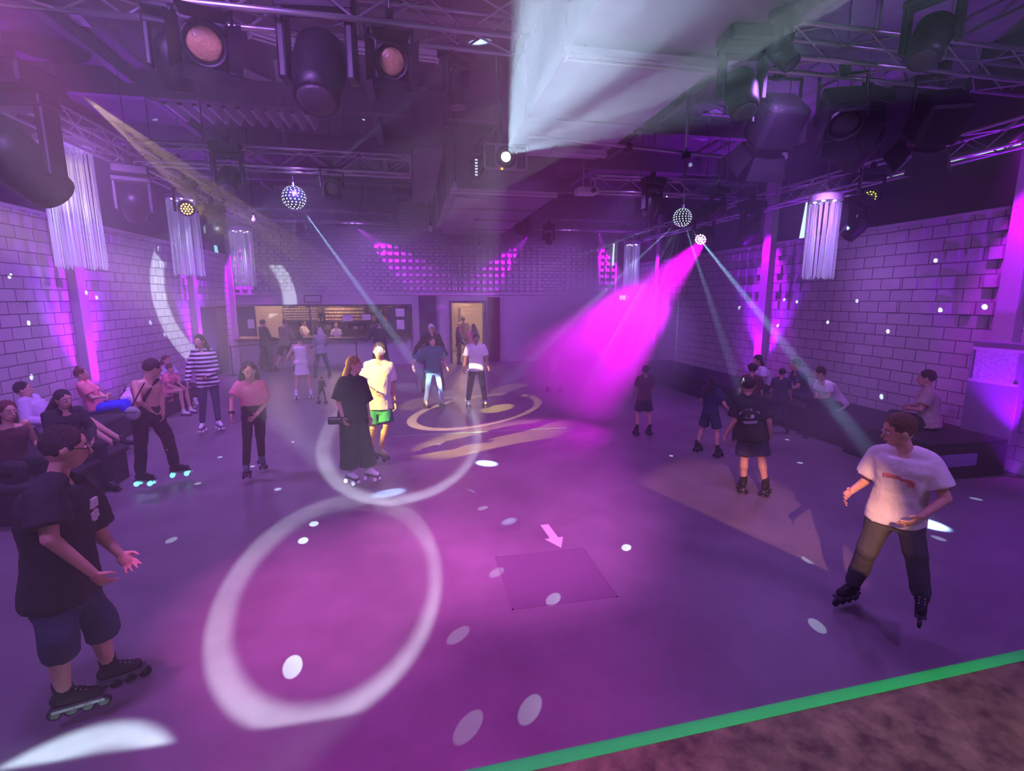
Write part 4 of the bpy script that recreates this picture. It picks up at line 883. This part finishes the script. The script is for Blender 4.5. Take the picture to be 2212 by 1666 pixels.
        if shoes == 'quad':
            MB().obox(sole+Y*.05*s-Z*.022, (X, Y, Z), .016*s, .09*s, .014).build('plate', M['steel'], sk)
            for yy in (-.035, .125):
                for xx in (-1, 1):
                    c = sole+Y*yy*s-Z*.045+X*(xx*.042*s); MB().lathe(c-X*.016, X, [(0, .022), (.004, .030), (.028, .030), (.032, .022)], 16).build('wheel', wheel_emit or wm, sk, smooth=True)
            MB().tube(sole+Y*.17*s-Z*.005, sole+Y*.18*s-Z*.04, .014, .018).build('toe_stop', wm, sk)
        elif shoes == 'inline':
            MB().obox(sole+Y*.055*s-Z*.022, (X, Y, Z), .012*s, .12*s, .018).build('plate', M['steel'], sk)
            for k in range(4):
                c = sole+Y*((-.055+.075*k)*s)-Z*.045; MB().lathe(c-X*.012, X, [(0, .025), (.004, .036), (.020, .036), (.024, .025)], 16).build('wheel', wm, sk, smooth=True)
    if extra: extra(t, D, hX, hY, hZ, ring, pel, sp, s)
    return t
def pxfig(ref, head, nb, sh, el, wr, hip, kn, an, F, face=None, s=1.0):
    """joints read off the photograph, each (x, y, metres towards the camera)"""
    P0, n_, rt = ref; j = lambda p: J(ref, *p)
    v = lambda a: (rt*a[0]+n_*a[1]+Vector((0, 0, a[2] if len(a) > 2 else 0))).normalized()
    return {'head': j(head), 'nb': j(nb), 'sh': [j(p) for p in sh], 'el': [j(p) for p in el], 'wr': [j(p) for p in wr], 'hip': [j(p) for p in hip], 'kn': [j(p) for p in kn], 'an': [j(p) for p in an], 'F': v(F), 'face': v(face or F), 's': s}, v
def hpx(P0, py):
    ref = plane_ref(P0); u, d = 0., 3.
    q = ray(CX+F_PX*((Vector(P0)-CAMP).dot(RGT)/(Vector(P0)-CAMP).dot(FWD)), py); n_ = ref[1]; tt = (ref[0]-CAMP).dot(n_)/q.dot(n_); return (CAMP+q*tt).z-P0[2]
BLK = cl('black', (.016, .016, .018)); WHT = cl('white', (.78, .76, .74)); NAVY = cl('navy', (.03, .035, .07)); PINK = cl('pink', (.78, .20, .30)); GRYC = cl('grey', (.3, .3, .32)); TEAL = cl('teal', (.04, .13, .16)); OLV = cl('olive', (.22, .2, .12)); LBL = cl('light_blue', (.35, .55, .75)); MAR = cl('maroon', (.10, .03, .04)); DEN = cl('denim', (.03, .045, .08)); GRN = cl('green', (.02, .22, .13)); LIL = cl('lilac', (.6, .5, .75)); RBL = cl('royal_blue', (.01, .02, .75))
WW = mat('white_wheel', (.8, .8, .8), .4); GLW = mat('glow_wheel', (.3, .8, .8), .4, emit=(.2, .9, .9), es=1.6)
def decal(t, ring, pel, sp, s, k, spec, m, name='print', face=1):
    """raised print on the chest (face 1) or back (-1): boxes given as (x, z, half width, half height)"""
    c, L, V, a, b = ring(k, .15, .112, .03*s); V = V*face; up = sp.normalized(); mb = MB()
    for x, z, hw, hh in spec: mb.obox(c+L*(x*s)+up*(z*s)+V*(b+.004-abs(x)*.12*s), (L, V, up), hw*s, .006*s, hh*s)
    mb.build(name, m, t)
# 1 near left man
P = atz(150, 1562); ref = plane_ref(P)
D, v = pxfig(ref, (143, 968, 0), (118, 1036, .0), [(92, 1072, .17), (178, 1062, -.16)], [(108, 1165, .26), (222, 1162, -.18)], [(200, 1238, .24), (258, 1196, -.12)],
             [(112, 1268, .07), (152, 1266, -.08)], [(128, 1372, .16), (214, 1338, -.10)], [(138, 1496, .05), (236, 1440, -.16)], (1, .25), (1, .15, -.1), 1.0)
def ex1(t, D, hX, hY, hZ, ring, pel, sp, s):
    decal(t, ring, pel, sp, s, .68, [(.045, .062, .030, .010), (.025, .046, .014, .012), (.068, .046, .014, .012), (.045, .026, .034, .009), (.045, -.002, .020, .008), (.022, -.018, .014, .012), (.070, -.018, .014, .012), (.045, -.038, .038, .010), (.045, -.056, .018, .006)], WHT)
    g = MB()
    for k in (-1, 1): g.lathe(D['head']+hX*(k*.033*s)+hY*.098*s+hZ*.01*s, hY, [(0, .024), (.002, .024)], 14)
    g.cap(D['head']+hX*.07*s+hY*.095*s+hZ*.014*s, D['head']+hX*.078*s-hZ*-.014*s, .003, .003, 5).build('glasses', M['black'], t)
figure(D, 'man in black T-shirt and dark knee-length shorts skating at the near left', P, ('tee', BLK, .012), ('capri', DEN), ('short', HB), 'inline', foot=[v((1, .35, 0)), v((1, .15, 0))], extra=ex1, build_=1.12)
# 2 near right man
P = atz(1905, 1338); ref = plane_ref(P)
D, v = pxfig(ref, (1940, 930, .12), (1962, 975, .05), [(1896, 980, .0), (2012, 1000, .04)], [(1868, 1040, -.05), (2044, 1078, .08)], [(1838, 1062, .12), (1988, 1116, .22)],
             [(1908, 1108, 0), (1962, 1112, 0)], [(1874, 1188, .10), (1978, 1198, .10)], [(1842, 1262, -.08), (1992, 1288, .12)], (-.45, .9), (-.85, .5, -.25), 1.0)
def ex2(t, D, hX, hY, hZ, ring, pel, sp, s): decal(t, ring, pel, sp, s, .68, [(-.05, .0, .05, .012), (.03, -.01, .035, .012), (.06, -.03, .02, .02)], cl('faded_red', (.6, .2, .18)))
figure(D, 'man in pale grey T-shirt and grey jeans striding on skates at the near right', P, ('tee', cl('pale_grey', (.74, .74, .72)), .012), ('trousers', cl('grey_jeans', (.06, .065, .07))), ('short', HBR), 'inline', foot=[v((-.5, .9, 0)), v((.0, 1, 0))], extra=ex2, build_=.98)
# 3 woman in black, 4 man in polo
P = atz(776, 1046); ref = plane_ref(P)
D, v = pxfig(ref, (766, 790, 0), (760, 816, 0), [(741, 825, .08), (781, 825, -.08)], [(731, 867, .10), (792, 870, -.10)], [(740, 899, .16), (797, 900, -.06)],
             [(748, 895, .04), (776, 895, -.04)], [(752, 952, .05), (785, 952, -.05)], [(755, 1020, .04), (797, 1014, -.04)], (.75, .6), (1, .35), .97)
def ex3(t, D, hX, hY, hZ, ring, pel, sp, s):
    g = MB()
    for k in (-1, 1): g.lathe(D['head']+hX*(k*.033*s)+hY*.098*s+hZ*.01*s, hY, [(0, .022), (.002, .022)], 14)
    g.build('glasses', mat('clear_glasses', (.7, .7, .75), .2), t)
figure(D, 'woman in black top and wide black trousers on white roller skates', P, ('tee', BLK, .02, .95), ('wide', BLK), ('long', HBL), 'quad', cl('white_boot', (.8, .8, .82)), WW, foot=[v((.6, .8)), v((.75, .65))], extra=ex3)
B0 = J(ref, 724, 909, .2)
t = empty('handbag', B0, 'small black bag held by the woman in black', 'bag'); X, Y, Z = AX
MB().obox(B0, (X, Y, Z), .085, .035, .045).build('pouch', BLK, t, bevel=.015); MB().tube(B0+Vector((-.07, -.037, .03)), B0+Vector((.07, -.037, .03)), .003).build('zip', M['steel'], t)
MB().path([B0+Vector((.08, 0, .02)), B0+Vector((.13, 0, .06)), B0+Vector((.12, 0, .0))], .006).build('strap', BLK, t)
P = atz(828, 997); ref = plane_ref(P)
D, v = pxfig(ref, (819, 759, 0), (821, 782, 0), [(793, 791, 0), (844, 792, 0)], [(783, 828, .02), (848, 834, .0)], [(808, 847, .20), (853, 868, .05)],
             [(807, 874, 0), (833, 874, 0)], [(806, 924, .05), (834, 919, .08)], [(803, 968, -.05), (822, 972, .02)], (-.15, 1), (-.1, 1), 1.02)
def ex4(t, D, hX, hY, hZ, ring, pel, sp, s):
    decal(t, ring, pel, sp, s, .72, [(.085, .01, .012, .012)], cl('badge', (.8, .75, .3)))
    for i, p in enumerate(D['wr']): MB().lathe(p-(p-D['el'][i]).normalized()*.03, p-D['el'][i], [(0, .030), (.018, .030)], 12).build('wristband', cl('cream', (.78, .72, .6)), t)
figure(D, 'man in white polo shirt and green shorts beside the woman in black', P, ('polo', WHT, .008), ('shorts', GRN), ('short', HBR), 'quad', cl('taupe', (.3, .26, .22)), M['black'], foot=[v((-.2, 1)), v((.6, .8))], extra=ex4, hands=(.3, .6))
# 5 pink
P = atz(530, 1038); ref = plane_ref(P)
D, v = pxfig(ref, (538, 801, .18), (540, 826, .08), [(517, 832, .08), (566, 831, .08)], [(501, 864, .10), (575, 870, .0)], [(500, 895, .22), (553, 897, .26)],
             [(535, 885, 0), (561, 885, 0)], [(534, 944, .12), (562, 944, .02)], [(532, 1006, .02), (565, 985, -.35)], (.0, 1), (.05, 1, -.15), .96)
def ex5(t, D, hX, hY, hZ, ring, pel, sp, s): MB().lathe(D['wr'][0]-(D['wr'][0]-D['el'][0]).normalized()*.03, D['wr'][0]-D['el'][0], [(0, .034), (.03, .034)], 12).build('wristwatch', M['black'], t)
figure(D, 'young woman in pink T-shirt and black leggings skating towards the camera', P, ('crop', PINK, .004), ('leggings', BLK), ('long', HB), 'quad', cl('slate_boot', (.03, .07, .10)), M['black'], foot=[v((-.05, 1)), v((.1, 1, -.3))], extra=ex5)
# 6 overalls
P = atz(305, 1062); ref = plane_ref(P)
D, v = pxfig(ref, (330, 796, .0), (316, 820, .0), [(290, 832, .05), (338, 832, -.02)], [(300, 868, .22), (350, 858, .0)], [(322, 884, .12), (352, 888, .05)],
             [(303, 893, .0), (332, 893, 0)], [(305, 952, .06), (362, 946, -.04)], [(303, 1024, .0), (378, 1006, -.1)], (.75, -.6), (.95, -.3, -.2), 1.0)
def ex6(t, D, hX, hY, hZ, ring, pel, sp, s):
    m = MB(); pts = [];
    for k, x in ((.2, -.07), (.45, -.05), (.7, .0), (.9, .06), (1.0, .10)):
        c, L, V, a, b = ring(k, .15, .105, .0); pts.append(c+L*(x*s)-V*(b*(.97 if k < .9 else .6)))
    for a, b in zip(pts[:-1], pts[1:]): m.cap(a, b, .022*s, .022*s, 8)
    m.build('overall_strap', BLK, t, remesh=.009)
figure(D, 'skater with bare shoulders in black overalls on glowing-wheeled skates', P, None, ('trousers', BLK), ('short', HB), 'quad', BLK, WW, foot=[v((.8, .5)), v((.95, .2))], extra=ex6, wheel_emit=GLW, build_=1.05)
B0 = J(ref, 287, 893, .28); t = empty('waist_bag', B0, 'round grey bag at the hip of the skater in overalls', 'bag')
MB().ell(B0, AX, .085, .05, .085, 18, 12).build('pouch', cl('silver_bag', (.32, .33, .36)), t, smooth=True); MB().cap(B0+Vector((-.06, -.047, .02)), B0+Vector((.06, -.047, .02)), .006, .006, 6).build('zip', M['black'], t); MB().path([B0+Vector((0, 0, .08)), B0+Vector((.06, .04, .22)), B0+Vector((.14, .06, .36))], .008).build('strap', BLK, t)
# 7 striped jumper
P = atz(452, 934); ref = plane_ref(P)
D, v = pxfig(ref, (430, 737, .10), (433, 757, .03), [(420, 765, .03), (459, 764, .0)], [(409, 796, .05), (466, 794, .0)], [(406, 822, .10), (447, 812, .18)],
             [(437, 826, 0), (460, 826, 0)], [(438, 872, .08), (467, 870, .02)], [(437, 916, .04), (472, 911, .0)], (-.2, 1), (-.5, .9, -.4), .97)
st = bpy.data.materials.new('striped_knit'); st.use_nodes = True; nt = st.node_tree; b = nt.nodes['Principled BSDF']; b.inputs['Roughness'].default_value = .9
tc = nt.nodes.new('ShaderNodeTexCoord'); sx = nt.nodes.new('ShaderNodeSeparateXYZ'); mm = nt.nodes.new('ShaderNodeMath'); mm.operation = 'WRAP'; mm.inputs[1].default_value = .075; mm.inputs[2].default_value = 0
gg = nt.nodes.new('ShaderNodeMath'); gg.operation = 'GREATER_THAN'; gg.inputs[1].default_value = .038; mx = nt.nodes.new('ShaderNodeMixRGB'); mx.inputs[1].default_value = (.02, .02, .04, 1); mx.inputs[2].default_value = (.8, .8, .8, 1)
nt.links.new(tc.outputs['Object'], sx.inputs[0]); nt.links.new(sx.outputs[2], mm.inputs[0]); nt.links.new(mm.outputs[0], gg.inputs[0]); nt.links.new(gg.outputs[0], mx.inputs[0]); nt.links.new(mx.outputs[0], b.inputs['Base Color'])
figure(D, 'long-haired woman in a black and white striped jumper by the left wall', P, ('long', st, .01), ('leggings', NAVY), ('long', HB), 'quad', cl('white_boot', (.8, .8, .82)), WW, foot=[v((-.3, 1)), v((.3, 1))])
# people at the bar and in the far half
def far(px, py, topy, phi, label, top, bottom, hair, shoes='shoe', shoecol=None, wheel=None, Y=None, skin=None, b_=1.0, extra=None, **kw):
    P = atz(px, py) if Y is None else Vector((aty(px, py, Y).x, Y, 0)); H = hpx(P, topy); 
    D = stand(P, H, phi, .085 if shoes in ('quad', 'inline') else .03, **kw)
    return figure(D, label, P, top, bottom, hair, shoes, shoecol, wheel, skin, 0, b_, extra)
far(576, 797, 690, 120, 'dark silhouetted person in long black clothes at the left end of the bar', ('long', BLK), ('wide', BLK), ('short', HB), Y=18.1, fwd=(.1, .1), elb=(.35, .35))
far(618, 795, 690, 150, 'person in olive top and black shorts leaning at the bar', ('long', OLV), ('shorts', BLK), ('short', HBR), Y=18.0, step=.08, fwd=(.08, .1), elb=(.3, .3), lean=.2)
far(657, 862, 722, 180, 'woman in white vest and white skirt seen from behind, on skates', ('tank', WHT), ('skirt', WHT), ('bun', HB), 'quad', cl('white_boot', (.8, .8, .82)), WW, arms=(.5, .5), spread=.06)
far(697, 815, 708, 200, 'grey-haired person in a pale grey top near the bar counter', ('long', GRYC), ('trousers', DEN), ('long', HG), fwd=(.1, .1), elb=(.5, .3))
far(824, 805, 688, 180, 'broad figure in black at the bar behind the man in the polo', ('long', BLK), ('trousers', BLK), ('curly', HB), b_=1.2, arms=(.6, .6), elb=(.4, .4))
far(696, 872, 815, 160, 'small child in dark clothes by the skater in white', ('long', BLK), ('trousers', BLK), ('short', HB), 'quad', lean=.3)
far(936, 845, 700, 10, 'person in a pale cap behind the boy in the teal shirt', ('long', BLK), ('trousers', BLK), ('cap', WHT), arms=(.8, .3), elb=(.3, .2))
far(938, 880, 728, 10, 'boy in long teal T-shirt and light blue trousers', ('tee', TEAL, .03, .8), ('leggings', LBL), ('short', HB), 'quad', cl('sand_boot', (.35, .33, .22)), arms=(1.1, .3), elb=(.9, .2), spread=.07)
def ex8(t, D, hX, hY, hZ, ring, pel, sp, s):
    m = MB()
    for i in (0, 1):
        o = (D['hip'][i]-D['hip'][1-i]).normalized(); m.cap(D['hip'][i]+o*.105*s, D['kn'][i]+o*.078*s, .010, .010, 6).cap(D['kn'][i]+o*.078*s, D['an'][i]+o*.062*s, .010, .010, 6)
    m.build('side_stripe', WHT, t)
far(1030, 880, 721, 5, 'boy in white T-shirt and black track trousers with white side stripes', ('tee', WHT, .012), ('trousers', BLK), ('short', HB), 'quad', cl('grey_boot', (.4, .4, .4)), skin=SKIN2, spread=.07, arms=(.3, .2), extra=ex8)
far(1002, 792, 684, 180, 'tall person in a pale top standing beyond the lit doorway', ('long', cl('beige', (.5, .42, .36))), ('trousers', GRYC), ('short', HBR), Y=20.6)
far(992, 800, 706, 90, 'person in black standing in the lit doorway', ('long', BLK), ('trousers', BLK), ('long', HB), Y=18.4)
far(1024, 797, 700, 200, 'girl in a pink top at the right side of the doorway', ('tee', PINK), ('trousers', DEN), ('long', HB), Y=18.2)
far(1014, 795, 702, 0, 'small dark-haired person deeper in the lit corridor', ('tee', cl('rose', (.6, .3, .3))), ('trousers', DEN), ('long', HBR), Y=21.8)
far(1197, 848, 755, 150, 'child in a white top dim in the magenta haze', ('tee', WHT), ('leggings', LIL), ('short', HBR), 'quad', step=.05)
far(1388, 940, 790, 200, 'bare-legged skater swallowed by the magenta smoke', ('tee', MAR), ('shorts', BLK), ('short', HB), 'quad', spread=.05)
# bar staff
for (px, y, lab, phi, hm) in ((655, 20.4, 'bar worker in a cream top at the left of the hatch post', 60, HBR), (726, 20.3, 'fair-haired bar worker in white behind the counter', -20, HBL)):
    X_ = aty(px, 700, y).x; P = Vector((X_, y, 0)); figure(stand(P, 1.62 if px < 700 else 1.5, phi, .03, elb=(.5, .5), fwd=(.1, .1)), lab, P, ('tee', WHT if px > 700 else cl('cream', (.78, .72, .6))), ('trousers', BLK), ('short' if px < 700 else 'bun', hm), 'shoe', detail=0)
# right side group
P = atz(1626, 1067); ref = plane_ref(P)
D, v = pxfig(ref, (1617, 833, -.02), (1617, 858, 0), [(1593, 868, 0), (1643, 868, 0)], [(1588, 908, .05), (1662, 910, .05)], [(1568, 940, -.08), (1664, 942, -.05)],
             [(1610, 942, 0), (1640, 942, 0)], [(1608, 990, .03), (1645, 990, .03)], [(1606, 1040, .02), (1653, 1046, .04)], (.05, -1), (.05, -1), .95)
def ex9(t, D, hX, hY, hZ, ring, pel, sp, s):
    sp_ = [(x*.022, .06-(x*.022)**2*4, .008, .011) for x in range(-5, 6) if x != 0]+[(0, -.03, .05, .022)]+[(0, -.10, .085, .005), (0, -.12, .07, .004)]
    decal(t, ring, pel, sp, s, .62, sp_, cl('print_grey', (.55, .55, .58)), face=-1)
figure(D, 'boy seen from behind in a dark T-shirt with an arched back print', P, ('tee', BLK, .02, .85), ('shorts', NAVY, .01), ('short', HB), 'quad', foot=[v((-.2, -1)), v((.2, -1))], extra=ex9)
far(1528, 982, 812, 150, 'person in dark clothes with bare arms left of the boy with the back print', ('tee', NAVY), ('shorts', NAVY), ('long', HB), 'quad', arms=(.4, .3))
far(1612, 955, 785, 180, 'curly-haired person standing behind the boy with the back print', ('tee', MAR), ('trousers', BLK), ('curly', HB))
far(1677, 935, 795, 170, 'faint person in haze between the back-print boy and the bench', ('tee', NAVY), ('trousers', BLK), ('short', HB))
def sitter(P, s, phi, label, top, bottom, hair, lean=.25, shoes='shoe', shoecol=None, seat=.5, legs=.42, skin=None, arms='knee', recline=0, extra=None, foot_z=None):
    """seated on a bench at P (hip centre above the seat), facing phi"""
    P, n_, rt = plane_ref(P); a = R(phi); F = rt*math.sin(a)+n_*math.cos(a); lat = rt*math.cos(a)-n_*math.sin(a); up = Vector((0, 0, 1))
    q = lambda x, y, z: P+lat*(x*s)+F*(y*s)+up*(z*s)
    ln = lean-recline; zc = .50*math.cos(ln); yc = .50*math.sin(ln)
    kz = 0.02+(.03 if not recline else .0); ky = .42
    fz = -(P.z/s)+.11 if foot_z is None else foot_z
    D = {'hip': [q(-.09, 0, 0), q(.09, 0, 0)], 'nb': q(0, yc, zc), 'sh': [q(-.185, yc*.92, zc*.93), q(.185, yc*.92, zc*.93)], 'head': q(0, yc*1.2+.03, zc+.155),
         'kn': [q(-.13, ky, kz), q(.13, ky, kz)], 'an': [q(-.14, ky+legs-.40, fz), q(.15, ky+legs-.38, fz)], 'F': F, 'face': F, 's': s}
    if arms == 'knee': D['el'] = [q(-.23, yc*.6+.12, zc*.45), q(.23, yc*.6+.12, zc*.45)]; D['wr'] = [q(-.10, ky-.08, .13), q(.10, ky-.06, .12)]
    elif arms == 'fold': D['el'] = [q(-.22, yc*.5+.10, zc*.45), q(.22, yc*.5+.10, zc*.45)]; D['wr'] = [q(.0, yc*.5+.24, zc*.42), q(-.02, yc*.5+.25, zc*.36)]
    else: D['el'] = [q(-.26, yc*.6-.05, zc*.42), q(.26, yc*.6-.05, zc*.42)]; D['wr'] = [q(-.28, .16, .10), q(.24, .18, .10)]
    return figure(D, label, (P.x, P.y, 0), top, bottom, hair, shoes, shoecol, None, skin, 1, 1.0, extra, foot=None)
def seatpt(px, py, X): p = atx(px, py, X); return p
sitter((7.4, 7.3, .60), .98, -62, 'man in white T-shirt hunched on the right-hand bench', ('tee', WHT), ('trousers', BLK), ('short', HB), lean=.65, shoes='quad')
sitter((7.4, 8.1, .60), .95, -70, 'person on the bench just beyond the hunched man in white', ('tee', NAVY), ('trousers', DEN), ('short', HB), lean=.35, shoes='quad')
sitter((7.3, 9.0, .60), .95, -60, 'person in mauve on the bench farthest along the right wall', ('tee', LIL), ('trousers', BLK), ('long', HB), lean=.45, shoes='quad', shoecol=WHT)
sitter((7.5, 5.8, .62), 1.02, -85, 'man in beige T-shirt sitting with folded arms on the black block', ('tee', cl('beige', (.5, .42, .36)), .01), ('trousers', BLK), ('short', HB), lean=.12, arms='fold')
# left side sitters
sitter((-4.62, 6.5, .56), .98, 25, 'woman with auburn curls in a dark vest seated at the far left edge', ('tank', MAR), ('trousers', BLK), ('curlylong', HRD), lean=.15, arms='side')
sitter((-4.4, 7.05, .56), 1.0, 30, 'dark-haired woman in black seated second from the left edge', ('long', BLK), ('trousers', BLK), ('curlylong', HB), lean=.15)
P = atx(190, 905, -5.75)
sitter((-5.45, 8.55, .52), 1.0, 72, 'person in lilac shirt and shorts lounging with bare legs stretched out', ('long', LIL, .02), ('shorts', BLK), ('short', HB), recline=.75, legs=.75, arms='side', foot_z=-.36)
sitter((-5.65, 10.0, .52), .96, 75, 'girl in a pink top and bright blue trousers lounging beside the lit post', ('tee', PINK), ('trousers', RBL), ('bun', HRD), recline=.55, legs=.6, arms='fold')
sitter((-5.15, 11.5, .50), .78, 60, 'child in a pink dress sitting on the edge of the left bench', ('tee', PINK), ('skirt', PINK), ('short', HBR), lean=.2, shoes='quad', shoecol=WHT)
sitter((-5.5, 12.2, .52), .9, 40, 'person in a pale top on the left bench behind the child in pink', ('tee', LIL), ('trousers', NAVY), ('long', HBR), lean=.2)
# bags and skates left about
def bag(p, r, label, m, name='carrier_bag'):
    t = empty(name, p, label, 'bag'); p = Vector(p)
    MB().loft([(p+Vector((0, 0, .003)), AX[0], AX[1], r, r*.6), (p+Vector((0, 0, r*.8)), AX[0], AX[1], r*1.1, r*.65), (p+Vector((0, 0, r*1.5)), AX[0], AX[1], r*.5, r*.3), (p+Vector((.02, 0, r*1.9)), AX[0], AX[1], r*.55, r*.2)], 14).build('sack', m, t, remesh=.014, sm=1, noise=.03, nsize=.06)
    MB().path([p+Vector((-.04, 0, r*1.7)), p+Vector((-.03, 0, r*2.3)), p+Vector((.05, 0, r*2.3)), p+Vector((.06, 0, r*1.7))], .006).build('handle', m, t)
bag((-5.45, 10.75, .422), .17, 'white carrier bag on the left bench beyond the girl in pink', mat('white_film', (.75, .72, .8), .35))
bag((-5.7, 11.1, .422), .12, 'small dark bag next to the white carrier bag', BLK, 'bag')
P0 = atz(415, 868); bag((P0.x, P0.y, .003), .2, 'black rucksack on the floor left of the woman in stripes', BLK, 'rucksack')
for k, (px, py) in enumerate(((418, 872), (640, 868))):
    if k: continue
    P0 = atz(424, 882); t = empty('spare_skate', P0, 'pale roller skate standing by the black rucksack', 'skate')
    MB().cap(P0+Vector((0, 0, .20)), P0+Vector((0, 0, .12)), .05, .045).cap(P0+Vector((-.03, 0, .11)), P0+Vector((.13, -.05, .10)), .04, .034).build('boot', WHT, t, remesh=.009, sm=1)
    for dx, dy in ((-.03, -.04), (-.03, .04), (.12, -.09), (.12, -.01)): MB().lathe(P0+Vector((dx, dy-.015, .031)), (0, 1, 0), [(0, .022), (.004, .03), (.026, .03), (.03, .022)], 14).build('wheel', WW, t, smooth=True)
